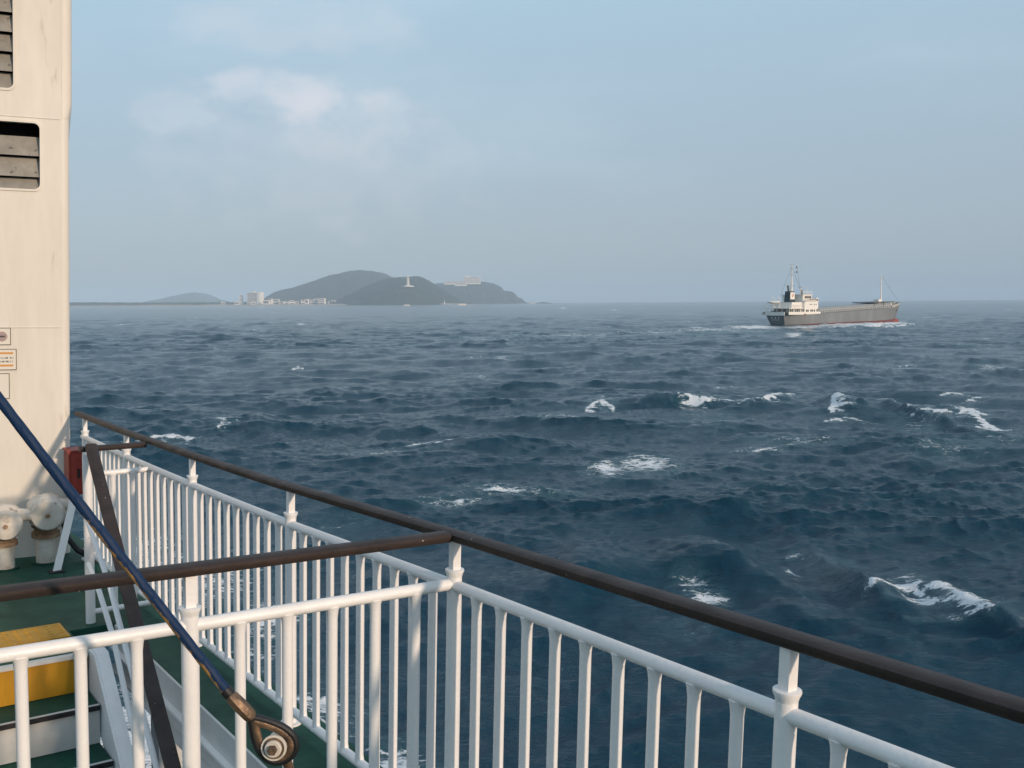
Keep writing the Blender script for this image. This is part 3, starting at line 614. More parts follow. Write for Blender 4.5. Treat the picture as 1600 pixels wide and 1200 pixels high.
# ------------------------------------------------------------------ the coaster
def coaster():
    Sx = np.array([86.2, 336.0, 0.]); f = np.array([56.3, 43, 0]); f /= np.linalg.norm(f); sb = np.array([f[1], -f[0], 0]); up_ = np.array([0, 0, 1.])
    trim = .026
    def P_(s, b, z): return Sx + f * s + sb * b + up_ * (z)
    t = thing('cargo_ship', 'grey coastal cargo ship with white aft superstructure and red waterline under way', 'cargo ship', Sx + up_ * 0)
    hullm = mat('hull_grey', (.21, .23, .24), .55, vary=.25, vscale=.35, col2=(.165, .18, .19), streak=True)
    redm = mat('hull_red', (.20, .075, .08), .6, vary=.35, vscale=.6, col2=(.13, .05, .05)); whitem = mat('ship_white', (.80, .77, .70), .5, vary=.1, vscale=.6)
    hatchm = mat('hatch_grey', (.30, .33, .35), .5, vary=.15, vscale=.5); funm = mat('funnel_navy', (.015, .035, .05), .5)
    glass = mat('ship_window', (.02, .03, .04), .15); gr = mat('deck_gear', (.12, .13, .12), .6, vary=.3, vscale=1)
    brown = mat('ship_rust_red', (.22, .09, .06), .7)
    LN = 70.
    def halfb(s):
        if s < 10: return 3.6 + 2.0 * math.sin(min(s / 10, 1) * math.pi / 2)
        if s < 50: return 5.6
        return 5.6 * max(1 - ((s - 50) / 21.5) ** 2.2, 0.0)
    def deckz(s): return 3.1 + .036 * s + (.8 * max((s - 58) / 13, 0) ** 1.2) + (.25 * max(1 - s / 12, 0))
    ss = list(np.linspace(0, LN, 30))
    def strip(z0f, z1f, w0f, w1f, m_, nm, so0, so1, root=t):
        vs = []
        for s in ss:
            for z_, wf, so_ in ((z0f(s), w0f, so0), (z1f(s), w1f, so1)):
                s_ = s + so_ * max((s - 45) / 26, 0) ** 2 + (1 - min(s / 8, 1)) * (0 if so_ > 0 else -so_ * .9)
                vs += [P_(s_, max(halfb(s) * wf(s), .06), z_), P_(s_, -max(halfb(s) * wf(s), .06), z_)]
        fs = []
        for i in range(len(ss) - 1):
            a = i * 4; b_ = a + 4; fs += [(a, b_, b_ + 2, a + 2), (a + 1, a + 3, b_ + 3, b_ + 1)]
        fs += [(0, 2, 3, 1), (len(vs) - 4, len(vs) - 3, len(vs) - 1, len(vs) - 2)]
        mb = MB(); mb.add(vs, fs, True); return mb.build(nm, m_, root)
    flare = lambda s: 1.0
    boot = lambda s: .22 + .012 * s + .25 * (s > 50) * (s - 50) / 20
    lowf = lambda s: .93 - .10 * max((s - 45) / 26, 0) - .12 * max(1 - s / 12, 0)
    hl = strip(boot, deckz, lowf, flare, hullm, 'hull', -1.6, .9)
    strip(lambda s: -2.0, lambda s: boot(s) - .01, lambda s: .75, lowf, redm, 'boot_topping', -3.9, -1.6)
    # main deck
    vs = [];
    for s in ss: vs += [P_(s + 0.9 * max((s - 45) / 26, 0) ** 2, halfb(s) - .02, deckz(s) - .3), P_(s + 0.9 * max((s - 45) / 26, 0) ** 2, -halfb(s) + .02, deckz(s) - .3)]
    mb = MB(); mb.add(vs, [(2 * i, 2 * i + 2, 2 * i + 3, 2 * i + 1) for i in range(len(ss) - 1)]); mb.build('main_deck', gr, t)
    # bulb at the bow
    MB().tube([P_(62, 0, -.8), P_(67, 0, -.1), P_(69.6, 0, .3), P_(70.8, 0, .3), P_(71.2, 0, .3)], [1.2, 1.3, 1.1, .7, .1], 14).build('bulbous_bow', mat('bulb_red', (.34, .08, .05), .6, vary=.3), t)
    def bx(mb, s0, s1, b0, b1, z0, z1, tr=0.):
        return mb.boxpts([P_(s0, b1, z0), P_(s0, b0, z0), P_(s1, b0, z0 + tr), P_(s1, b1, z0 + tr), P_(s0, b1, z1), P_(s0, b0, z1), P_(s1, b0, z1 + tr), P_(s1, b1, z1 + tr)])
    d0 = 3.2
    # stern bulwark with openings (posts and rail)
    for b in (1, -1):
        mb = MB(); bx(mb, .2, 17, b * 5.35 - .1, b * 5.35 + .1, d0 + .25, d0 + 1.15); 
        if b == 1: mb.build('bulwark', whitem, t)
        else: mb.build('bulwark', whitem, t)
    mb = MB(); bx(mb, -.15, .1, -3.9, 3.9, d0, d0 + 1.15); mb.build('stern_bulwark', whitem, t)
    # lower tier deckhouse and pillars
    mb = MB(); bx(mb, 4.5, 15.4, -4.0, 4.0, d0, 5.4); mb.build('deckhouse', whitem, t)
    mb = MB(); bx(mb, 8.6, 15.9, -5.2, 5.2, d0 + .2, 7.6); main = mb.build('accommodation_block', whitem, t)
    mb = MB(); bx(mb, 1.0, 8.6, -5.0, 5.0, 5.4, 5.62); mb.build('boat_deck', whitem, t)
    mb = MB(); bx(mb, 3.2, 8.6, -4.2, 4.2, 5.62, 7.5); mb.build('engine_casing', whitem, t)
    ms_ = sub(main, t)
    for k, s in enumerate((9.4, 10.2, 11.7, 12.5, 13.6)):
        mb = MB(); bx(mb, s, s + .55, 5.18, 5.26, 4.35, 5.05); mb.build('window', glass, ms_)
    mb = MB(); bx(mb, 15.0, 15.6, 5.18, 5.26, 4.3, 5.2); mb.build('window', glass, ms_)
    for s in (11.6, 12.4, 13.8, 14.8):
        MB().tube([P_(s, 5.15, 6.75), P_(s, 5.27, 6.75)], .2, 10).build('porthole', glass, ms_)
    for k in range(9):
        mb = MB(); bx(mb, 1.0 + .95 * k, 1.14 + .95 * k, 4.85, 5.0, d0 + .95, 5.4); mb.build('pillar', whitem, t)
    for k in range(5):
        mb = MB(); bx(mb, .9, 1.04, -4 + 2 * k, -3.86 + 2 * k, d0 + .95, 5.4); mb.build('pillar', whitem, t)
    mb = MB(); bx(mb, 1.6, 4.3, -3.0, 4.0, d0, 4.7); mb.build('deck_gear', gr, t)
    mb = MB(); bx(mb, 5.2, 7.6, 4.0, 4.08, 3.9, 5.1); mb.build('doorway', glass, t)
    mb = MB(); bx(mb, 8.0, 9.2, 5.3, 5.48, d0 - .15, d0 + .5); mb.build('fender_block', brown, t)
    # bridge
    mb = MB(); bx(mb, 9.2, 14.0, -4.3, 4.0, 7.6, 9.9); br = mb.build('wheelhouse', whitem, t)
    mb = MB(); bx(mb, 8.9, 14.4, -4.6, 4.3, 9.9, 10.05); mb.build('wheelhouse_roof', whitem, t)
    for k in range(5):
        mb = MB(); bx(mb, 10.2 + .72 * k, 10.72 + .72 * k, 3.98, 4.05, 8.75, 9.5); mb.build('window', glass, sub(br, t))
    mb = MB(); bx(mb, 9.3, 16.0, 5.1, 5.18, 7.6, 8.3); mb.build('bridge_wing_screen', mat('wing_screen', (.5, .48, .44), .6), t)
    mb = MB(); bx(mb, 14.9, 15.9, 4.0, 5.2, 7.65, 8.9); mb.build('bridge_wing', whitem, t)
    mb = MB(); bx(mb, 15.0, 15.6, 5.2, 5.27, 7.9, 8.5); mb.build('side_light', glass, t)
    mb = MB(); bx(mb, 12.3, 13.6, 4.4, 4.9, 7.65, 8.6); mb.build('life_raft', brown, t)
    # funnel
    mb = MB(); mb.boxpts([P_(4.6, 2.2, 7.5), P_(4.6, 0, 7.5), P_(7.6, 0, 7.5), P_(7.6, 2.2, 7.5), P_(4.9, 2.0, 11.1), P_(4.9, .2, 11.1), P_(7.4, .2, 11.1), P_(7.4, 2.0, 11.1)]); fu = mb.build('funnel', funm, t)
    mb = MB(); mb.box(P_(6.2, 2.14, 9.6), f * 1.1, sb * .05, up_ * 1.15); mb.build('emblem_panel', whitem, sub(fu, t))
    mb = MB(); mb.add([P_(6.0, 2.22, 9.1), P_(6.35, 2.22, 9.2), P_(6.8, 2.22, 10.1), P_(6.6, 2.22, 10.35), P_(6.15, 2.22, 10.0)], [(0, 1, 2, 3, 4)]); mb.build('emblem', mat('emblem_red', (.45, .12, .08), .6), sub(fu, t))
    MB().tube([P_(5.6, 1, 11.1), P_(5.5, 1, 12.3), P_(5.1, 1, 12.9)], [.35, .35, .35], 8).build('exhaust', gr, sub(fu, t))
    # masts
    MB().tube([P_(8.5, 0, 7.6), P_(8.5, 0, 14)], [.42, .3], 10).build('main_mast', whitem, t)
    MB().tube([P_(8.5, 0, 14), P_(8.5, 0, 20.2)], [.22, .13], 8).build('topmast', whitem, t)
    for z_, w_ in ((19.9, 1.3), (16.4, .8), (13.0, 1.5)):
        MB().tube([P_(8.5, -w_, z_), P_(8.5, w_, z_)], .07, 6).build('yard', whitem, t)
    for z_ in (19.0, 17.4): MB().tube([P_(8.5, 1.9, z_ - .25), P_(8.5, 1.9, z_ + .25)], .24, 8).build('signal_ball', gr, t)
    for q in ((P_(8.5, 0, 19.5), P_(2.0, -1, 6.2)), (P_(8.5, 0, 19.5), P_(13.8, 0, 10.2)), (P_(8.5, 1.9, 19.5), P_(8.5, 3.8, 10))):
        MB().tube(q, .035, 5).build('stay_wire', gr, t)
    MB().tube([P_(11.4, 1.5, 10.05), P_(11.4, 1.5, 12.6)], [.16, .12], 8).build('radar_mast', whitem, t)
    MB().tube([P_(11.4, .5, 12.6), P_(11.4, 2.5, 12.6)], .16, 6).build('radar_scanner', whitem, t)
    MB().tube([P_(14, 2.2, 10.05), P_(14, 2.2, 12.8)], .07, 6).build('aerial', whitem, t)
    MB().tube([P_(10.3, 2.8, 10.05), P_(10.3, 2.8, 11.6)], [.3, .2], 8).build('searchlight', gr, t)
    for (s0, s1, b, z_) in ((9.0, 14.3, 4.2, 10.05), (1.0, 8.5, 4.95, 5.62), (9.3, 15.9, 5.1, 7.62)):
        mb = MB(); mb.tube([P_(s0, b, z_ + 1), P_(s1, b, z_ + 1)], .05, 5); mb.tube([P_(s0, b, z_ + .55), P_(s1, b, z_ + .55)], .04, 5)
        for k in range(int((s1 - s0) / 1.1) + 1): mb.tube([P_(s0 + 1.1 * k, b, z_), P_(s0 + 1.1 * k, b, z_ + 1)], .05, 5)
        mb.build('guard_rail', whitem, t)
    mb = MB(); mb.tube([P_(1.0, b, 6.6) for b in (-5, 5)], .05, 5)
    for k in range(10): mb.tube([P_(1.0, -5 + 1.1 * k, 5.6), P_(1.0, -5 + 1.1 * k, 6.6)], .05, 5)
    mb.build('guard_rail', whitem, t)
    # lifeboat on davits, overhanging the stern
    mb = MB(); mb.tube([P_(-1.2, -2.2, 7.7), P_(-.9, -1.9, 7.65), P_(0, -.6, 7.45), P_(.8, .6, 7.6), P_(1.1, 1.2, 7.8)], [.15, .6, .85, .6, .1], 12, flat=.6); mb.build('lifeboat', whitem, t)
    for b in (-1.5, .8): MB().tube([P_(1.4, b, 5.6), P_(1.3, b, 9.0), P_(.2, b, 9.3)], .12, 6).build('davit', whitem, t)
    # hatch coaming, covers and stanchions along the side
    mb = MB(); bx(mb, 17.5, 60, -4.2, 4.2, 3.8, 5.2, 1.6); mb.build('hatch_coaming', hatchm, t)
    for k in range(9):
        mb = MB(); bx(mb, 17.7 + 4.68 * k, 22.2 + 4.68 * k, -4.3, 4.35, 5.22 + .176 * k, 5.5 + .176 * k, .17); mb.build('hatch_cover', hatchm, t)
    for k in range(36):
        s = 18 + 1.2 * k; z0 = deckz(s) - .05; mb = MB(); bx(mb, s, s + .16, 5.2, 5.36, z0, z0 + .95); mb.build('stanchion', whitem, t)
    mb = MB(); mb.tube([P_(s, 5.28, deckz(s) + .95) for s in np.linspace(16.5, 60.5, 12)], .11, 6); mb.build('side_rail', mat('rail_grey', (.38, .38, .36), .6), t)
    # gantry and forecastle
    mb = MB(); bx(mb, 49, 62, -4.4, 4.4, 7.0, 7.3, .25); mb.build('catwalk', gr, t)
    for s in (49.4, 55, 61):
        mb = MB(); bx(mb, s, s + .3, 4.1, 4.4, 6.0, 7.05); mb.build('gantry_leg', gr, t)
    mb = MB(); bx(mb, 54, 56, 1, 3, 7.5, 8.3); mb.build('winch_house', whitem, t)
    mb = MB(); bx(mb, 52.5, 57, 2, 3.8, 5.9, 6.9); mb.build('locker', whitem, t)
    mb = MB(); bx(mb, 58.5, 62, 1.5, 3.2, 5.9, 7.0); mb.build('locker', whitem, t)
    MB().tube([P_(60, 0, 6.5), P_(60, 0, 11.0), P_(60, 0, 17.3)], [.34, .24, .10], 8).build('fore_mast', whitem, t)
    MB().tube([P_(60, -.8, 14), P_(60, .8, 14)], .06, 5).build('yard', whitem, t)
    MB().tube([P_(60, 0, 16.8), P_(72.2, 0, 7)], .035, 5).build('stay_wire', gr, t)
    # white bulwark at the very bow
    vs = []
    for s in np.linspace(60, 70, 9):
        so_ = 0.9 * max((s - 45) / 26, 0) ** 2
        for z_ in (deckz(s) + .02, deckz(s) + .85): vs.append(P_(s + so_, halfb(s) + .05, z_))
    for s in np.linspace(70, 60, 9):
        so_ = 0.9 * max((s - 45) / 26, 0) ** 2
        for z_ in (deckz(s) + .02, deckz(s) + .85): vs.append(P_(s + so_, -halfb(s) - .05, z_))
    mb = MB(); mb.add(vs, [(2 * i, 2 * i + 2, 2 * i + 3, 2 * i + 1) for i in range(17)]); mb.build('bow_bulwark', mat('bow_grey', (.42, .41, .38), .6), t)
    MB().tube([P_(66, 1.9, 4.6), P_(66.4, 2.3, 4.0)], [.55, .7], 8).build('anchor', gr, t)
    # name on the transom: small white characters
    for r_, n_, z_ in ((0, 3, 2.35), (1, 4, 1.7)):
        for k in range(n_):
            mb = MB(); b = (k - (n_ - 1) / 2) * (1.35 if r_ == 0 else .8); h_ = .24 if r_ == 0 else .13
            mb.box(P_(-.02 + (3.1 - z_) * .42, b, z_ + h_), f * .12, sb * h_ * .6, up_ * .07); mb.box(P_(-.02 + (3.1 - z_) * .42, b, z_), f * .12, sb * .07, up_ * h_ ); mb.build('name_character', whitem, t)
coaster()

# ------------------------------------------------------------------ the ferry's deck
UP = np.array([0.02731273, -0.02745507, 0.99924984])
_pA = at(1225, 1003, 2.10); _pD = at(294, 714, 5.45); _pC = at(447, 763, 4.36)
g0 = _pD - _pA; g0 -= UP * g0.dot(UP); g0 /= np.linalg.norm(g0); LV = np.cross(UP, g0)
SH = .063
GV = g0 - SH * UP
O0 = _pC - UP * 1.03
def K(g, l, h): return O0 + GV * g + LV * l + UP * h
hrail = lambda g: 1.04 + .0035 * max(0, g) ** 2 * .9 + .012 * min(max(-g / 1.4, 0), 1)   # slight sheer of the rail
RW = [(-.020, .0150), (0, .0158), (.020, .0150), (.0275, .0085), (.0280, -.006), (.022, -.0135), (-.022, -.0135), (-.0280, -.006), (-.0275, .0085)]
PIPE = .0185
def make_baluster(root, top, hgt, name='baluster'):
    mb = MB(); t_ = np.array(top)
    mb.tube([t_ - UP * .010, t_ - UP * .022, t_ - UP * .045, t_ - UP * (hgt - .04), t_ - UP * (hgt - .02), t_ - UP * (hgt - .008)], [.0215, .018, .0155, .0155, .018, .0205], 12)
    me_root = {'_obj': root['_obj'], '_loc': t_}
    o = mb.build(name, M['white_plain'], me_root); o.location = tuple(t_ - root['_loc']); return o
def post_parts(root, base, hp, hh, foot=True):
    b = np.array(base)
    MB().tube([b + UP * 0, b + UP * (hp + .038)], .0235, 20).build('post', M['white'], root)
    MB().tube([b + UP * (hp + .030), b + UP * (hp + .038), b + UP * (hp + .046), b + UP * (hp + .052), b + UP * (hp + .0535)], [.0240, .0262, .0300, .0300, .0245], 20).build('collar', M['white'], root)
    MB().tube([b + UP * (hp + .0535), b + UP * (hh - .010)], .0195, 4, refup=g0, spin=math.pi / 4).build('stub', M['white'], root)
    if foot: MB().tube([b - UP * .01, b + UP * .012], .045, 16).build('foot_plate', M['white'], root)

# outer railing along the ship's side
rail = thing('ship_railing', 'long white side railing with brown handrail running along the ferry edge', 'railing', K(-.05, 0, 0))
GP = [-4.06, -2.72, -1.39, -.05, 1.31, 2.70, 3.92]
hp_ = lambda g: hrail(g) - .160
MB().prof([K(g, .0, hrail(g)) for g in np.linspace(-4.4, 4.16, 24)][::1], RW, UP).build('handrail', M['wood'], rail)
MB().tube([K(g, 0, hp_(g)) for g in np.linspace(-4.4, 4.0, 24)], PIPE, 14).build('top_pipe', M['white'], rail)
MB().tube([K(g, 0, .065) for g in np.linspace(-4.4, 4.0, 24)], PIPE, 14).build('bottom_pipe', M['white'], rail)
for g in GP: post_parts(rail, K(g, 0, -.0), hp_(g), hrail(g))
first = None
for a, b in zip(GP[:-1], GP[1:]):
    for k in range(1, 10):
        g = a + (b - a) * k / 10; tp = K(g, 0, hp_(g))
        if first is None: first = make_baluster(rail, tp, hp_(-2) - .065)
        else: link_copy(first, rail['_obj'], tp - rail['_loc'])
# cross railing nearest the viewer
LG = -1.39
cr_ = thing('ship_railing', 'white cross railing with brown handrail closing the near side of the stairwell', 'railing', K(LG, .8, 0))
def hl_(l): return 1.052 + .016 * l
MB().prof([K(LG, l, hl_(l)) for l in np.linspace(.030, 3.2, 12)], RW, UP).build('handrail', M['wood'], cr_)
MB().tube([K(LG, l, hl_(l) - .155) for l in np.linspace(.012, 3.2, 12)], PIPE, 14).build('top_pipe', M['white'], cr_)
MB().tube([K(LG, l, .065) for l in np.linspace(.012, 3.2, 12)], PIPE, 14).build('bottom_pipe', M['white'], cr_)
for l in (.83, 1.67, 2.5): post_parts(cr_, K(LG, l, 0), hl_(l) - .155, hl_(l))
first = None
for k in range(1, 24):
    if k in (6, 12, 18): continue
    l = .0 + .1385 * k; tp = K(LG, l, hl_(l) - .155)
    if first is None: first = make_baluster(cr_, tp, hl_(.8) - .155 - .065)
    else: link_copy(first, cr_['_obj'], tp - cr_['_loc'])
# short landing rail at the head of the stairs
G2 = 2.12
ld = thing('landing_railing', 'short white railing with brown top between the side rail and the stair head', 'railing', K(G2, .3, 0))
MB().prof([K(G2, l, 1.035) for l in (.03, .2, .40)], RW, UP).build('handrail', M['wood'], ld)
MB().tube([K(G2, l, .885) for l in (.012, .36)], .0165, 12).build('top_pipe', M['white'], ld)
MB().tube([K(G2, l, .065) for l in (.012, .36)], .0165, 12).build('bottom_pipe', M['white'], ld)
MB().tube([K(G2, .36, -.05), K(G2, .36, 1.0)], .027, 16).build('post', M['white'], ld)
first = None
for k in range(1, 3):
    tp = K(G2, .11 * k, .885)
    if first is None: first = make_baluster(ld, tp, .82)
    else: link_copy(first, ld['_obj'], tp - ld['_loc'])
# stair railing running down towards the viewer
sr = thing('stair_railing', 'sloping brown flat stair handrail over two white pipes beside the stairwell', 'railing', K(1.5, .4, 0))
hs = [K(2.08, .345, 1.055), K(1.95, .36, 1.005), K(.15, .45, -.15), K(-.6, .48, -.80)]
hs = [hs[0]] + [hs[1] + (hs[2] - hs[1]) * q for q in (0, .05, .5, 1)] + [hs[3]]
MB().prof(hs, [(a * 1.15, b) for a, b in RW], UP).build('handrail', M['wood'], sr)
MB().tube([K(1.95, .40, 1.01 - .37), K(1.22, .45, .42), K(.41, .45, -.24), K(-.5, .47, -1.0)], .014, 12).build('upper_pipe', M['white'], sr)
MB().tube([K(1.95, .40, 1.01 - .62), K(1.46, .45, .36 - .02), K(1.18, .45, .17), K(.96, .45, -.05), K(-.5, .47, -1.25)], .014, 12).build('lower_pipe', M['white'], sr)
for (g, hb) in ((-.2, -1.55),):
    MB().tube([K(g, .46, hb), K(g, .415, hb + .80)], .017, 12).build('post', M['white'], sr)
# decks
def slab(name, pts, h0, h1, m_, kind='structure', root=None):
    n = len(pts); mb = MB(); vs = [K(a, b, h0) for a, b in pts] + [K(a, b, h1) for a, b in pts]
    fs = [tuple(range(n)), tuple(range(2 * n - 1, n - 1, -1))] + [(i, i + n, (i + 1) % n + n, (i + 1) % n) for i in range(n)]
    mb.add(vs, fs); o = mb.build(name, m_, root, loc=None if root else K(*pts[0], h0))
    if kind: o['kind'] = kind
    return o
slab('ferry_deck', [(9.5, 4.2), (1.55, 4.2), (1.55, .50), (2.02, .50), (2.02, .25), (9.5, .25)], 0, -.10, M['green'])
slab('walkway_deck', [(9.5, .247), (-1.30, .247), (-1.30, -.12), (9.5, -.12)], 0, -.03, M['green'])
slab('passenger_deck', [(-1.31, 4.2), (-7, 4.2), (-7, -.12), (-1.31, -.12)], 0, -.10, M['green'])
# beam under the inner edge of the walkway
bm = thing('deck_beam', 'pale grey folded steel beam under the inner edge of the green walkway', 'beam', K(.4, .25, 0))
def bar(root, name, m_, g0_, g1_, l0, l1, h0, h1):
    mb = MB(); mb.boxpts([K(g0_, l0, h0), K(g1_, l0, h0), K(g1_, l1, h0), K(g0_, l1, h0), K(g0_, l0, h1), K(g1_, l0, h1), K(g1_, l1, h1), K(g0_, l1, h1)][::1]); return mb.build(name, m_, root)
bar(bm, 'web', M['grey'], -1.29, 1.97, .250, .262, -.24, .006)
bar(bm, 'flange', M['white'], -1.29, 1.97, .263, .292, -.130, -.118)
bar(bm, 'lower_flange', M['grey'], -1.29, 1.97, .263, .305, -.24, -.225)
bar(bm, 'cross_beam', M['grey'], -.25, -.05, .12, .24, -.9, -.25)
bar(bm, 'cross_beam', M['grey'], 1.15, 1.3, .12, .24, -.9, -.25)
# hull side under the viewer's deck and landing, out to the lower deck
hullside = thing('ferry_hull', 'white side plating of the ferry below the passenger deck', 'hull', K(-4, .6, -2))
bar(hullside, 'side_plate', M['white'], -7, -1.6, .35, .40, -6.3, -.11)
bar(hullside, 'side_plate', M['white'], 2.4, 9.5, .35, .40, -6.3, -.11)
# stairs
st = thing('ship_stairs', 'steep green deck stairs with yellow top riser and white stringer', 'stairs', K(1.5, 1.2, -.2))
RISE, RUN = .205, .262; LW0, LW1 = .505, 2.4
plate = bar(st, 'warning_plate', M['yellow'], 1.87, 2.18, .52, 2.4, .002, .014)
# raised pimples of the warning plate
mb = MB()
for i in range(5):
    for j in range(26):
        c = K(1.90 + .06 * i, .55 + .055 * j, .014); mb.tube([c, c + UP * .005], [.013, .008], 8)
o = mb.build('studs', M['yellow'], sub(plate, st)); o['kind'] = 'stuff'
bar(st, 'nosing', M['grey'], 1.50, 1.545, LW0, LW1, -.012, .008)
for k in range(7):
    g = 1.525 - RUN * k; h = -RISE * k
    bar(st, 'riser', M['yellow'] if k == 0 else M['grey'], g - .004, g + .010, LW0, LW1, h - RISE + .004, h - .013)
    bar(st, 'tread', M['green'], g - RUN - .012, g + .010, LW0, LW1, h - RISE - .020, h - RISE)
    bar(st, 'nosing', M['rubber'], g - RUN - .020, g - RUN - .0125, LW0, LW1, h - RISE - .022, h - RISE + .003)
    bar(st, 'nosing', M['grey'], g - RUN - .012, g - RUN + .010, LW0, LW1, h - RISE + .0005, h - RISE + .004)
mb = MB(); a0 = (1.62, -.02); a1 = (1.525 - RUN * 7, -.02 - RISE * 7 + .0)
vs = []
for l in (.455, .497):
    vs += [K(1.62, l, .02), K(1.40, l, .02), K(a1[0] - .1, l, a1[1] + .02), K(a1[0] - .1, l, a1[1] - .28), K(1.40, l, -.28), K(1.62, l, -.28)]
mb.add(vs, [(5, 4, 3, 2, 1, 0), (6, 7, 8, 9, 10, 11)] + [(i, (i + 1) % 6, (i + 1) % 6 + 6, i + 6) for i in range(6)]); mb.build('stringer', M['white'], st)
mb = MB(); mb.prof([K(1.62, .455, .026), K(1.40, .455, .024), K(a1[0] - .1, .455, a1[1] + .024)], [(-.030, -.004), (.030, -.004), (.030, .004), (-.030, .004)], UP); mb.build('stringer_flange', M['white'], st)

# ------------------------------------------------------------------ deckhouse tower with louvres
th = math.radians(10.5); KC = (4.24, .062)
def TF(t_, h, out=0.):    # along the face to the left, height, outwards
    return K(KC[0] + math.sin(th) * t_ - math.cos(th) * out, KC[1] + math.cos(th) * t_ + math.sin(th) * out, h)
_n0 = TF(0, 0, 1) - TF(0, 0, 0); _n0 -= UP * _n0.dot(UP); _n0 /= np.linalg.norm(_n0)
_t0 = np.cross(_n0, UP); _t0 = _t0 if _t0.dot(LV) > 0 else -_t0
def face_px(px, py):
    d = (px - 800) / F * CR - (py - 600) / F * CU + FWD; b = TF(0, 0)
    q = EYE + d * ((b - EYE).dot(_n0) / d.dot(_n0)); r_ = q - b; h_ = r_.dot(UP); return r_.dot(_t0) + .020 * h_, h_
TU = UP - LV * .020
def TB(t_, h, out=0.): return TF(0, 0) + _t0 * t_ + TU * h + _n0 * out
tw = thing('funnel_casing', 'tall cream painted steel casing with louvred vents at the left edge', 'ship structure', TB(1, 0))
def tbox(mb, t0, t1, h0, h1, o0, o1):
    return mb.boxpts([TB(t0, h0, o0), TB(t0, h0, o1), TB(t1, h0, o1), TB(t1, h0, o0), TB(t0, h1, o0), TB(t0, h1, o1), TB(t1, h1, o1), TB(t1, h1, o0)][::1])
def plate_holes(t0, t1, h0, h1, holes, dep, rad=.045, rnd=None):
    """front plate with rounded rectangular openings, as one mesh with thickness"""
    import bmesh
    cu = bpy.data.curves.new('c', 'CURVE'); cu.dimensions = '2D'; cu.fill_mode = 'BOTH'; cu.extrude = dep / 2; cu.resolution_u = 1
    def loop(pts):
        sp = cu.splines.new('POLY'); sp.points.add(len(pts) - 1); sp.use_cyclic_u = True
        for i, (a, b) in enumerate(pts): sp.points[i].co = (a, b, 0, 1)
    loop([(t0, h0), (t1, h0), (t1, h1), (t0, h1)])
    for (a0, a1, b0, b1) in holes: loop(rrect(a0, a1, b0, b1, rad))
    ob = bpy.data.objects.new('tmp', cu); me = bpy.data.meshes.new_from_object(ob)
    vs = [TB(v.co[0], v.co[1], v.co[2] - dep / 2) for v in me.vertices]; fs = [tuple(p.vertices) for p in me.polygons]
    bpy.data.objects.remove(ob); bpy.data.curves.remove(cu); bpy.data.meshes.remove(me)
    mb = MB(); mb.add(vs, fs); return mb
def rrect(a0, a1, b0, b1, r_, n=6):
    pts = []
    for cx, cy, s in ((a1 - r_, b1 - r_, 0), (a0 + r_, b1 - r_, 90), (a0 + r_, b0 + r_, 180), (a1 - r_, b0 + r_, 270)):
        for k in range(n + 1): q = math.radians(s + 90 * k / n); pts.append((cx + r_ * math.cos(q), cy + r_ * math.sin(q)))
    return pts
v2r, v2t = face_px(63, 192); _, v2b = face_px(63, 297)
v1r, v1b = face_px(22, 139)
hstep = face_px(104, 185)[1]
RC = .05
holes = [(v2r, v2r + .9, v2b, v2t), (v1r, v1r + .9, v1b, v1b + .95)]
plate_holes(RC, 3.0, -.02, 5.2, holes, .012).build('front_plate', M['wall'], tw)
# rounded corner and side
mb = MB(); vs = []; fs = []; nn_ = 8
prof = [(RC - RC * math.sin(q), -RC + RC * math.cos(q)) for q in [math.pi / 2 * k / nn_ for k in range(nn_ + 1)]] + [(0, -2.6)]
for i, (a, b) in enumerate(prof): vs += [TB(a, -.02, b), TB(a, 5.2, b)]
mb.add(vs, [(2 * i, 2 * i + 2, 2 * i + 3, 2 * i + 1) for i in range(len(prof) - 1)], True); mb.build('side_plate', M['wall'], tw)
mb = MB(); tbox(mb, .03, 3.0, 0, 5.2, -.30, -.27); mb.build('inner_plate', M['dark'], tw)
mb = MB(); tbox(mb, .0, 3.0, 5.2, 5.24, -2.6, .0); mb.build('top_plate', M['wall'], tw)
# upper casing stands slightly proud at the corner
mb = MB(); vs = []
for i, (a, b) in enumerate(prof): 
    for h_, e_ in ((hstep, .0), (hstep + .11, .020), (5.2, .020)): vs.append(TB(a - e_ * (1 if i > 2 else i / 3), h_, b + .002))
mb.add(vs, [(3 * i + j, 3 * i + 3 + j, 3 * i + 4 + j, 3 * i + 1 + j) for i in range(len(prof) - 1) for j in range(2)], True); mb.build('corner_cladding', M['wall'], tw)
for hh_ in (hstep - .01, 1.75):
    MB().tube([TB(.06, hh_, .001), TB(3.0, hh_, .001)], .0035, 6).build('weld_seam', M['wall'], tw)
for tt_ in (1.2,):
    MB().tube([TB(tt_, 0.0, .001), TB(tt_, 1.75, .001)], .003, 6).build('weld_seam', M['wall'], tw)
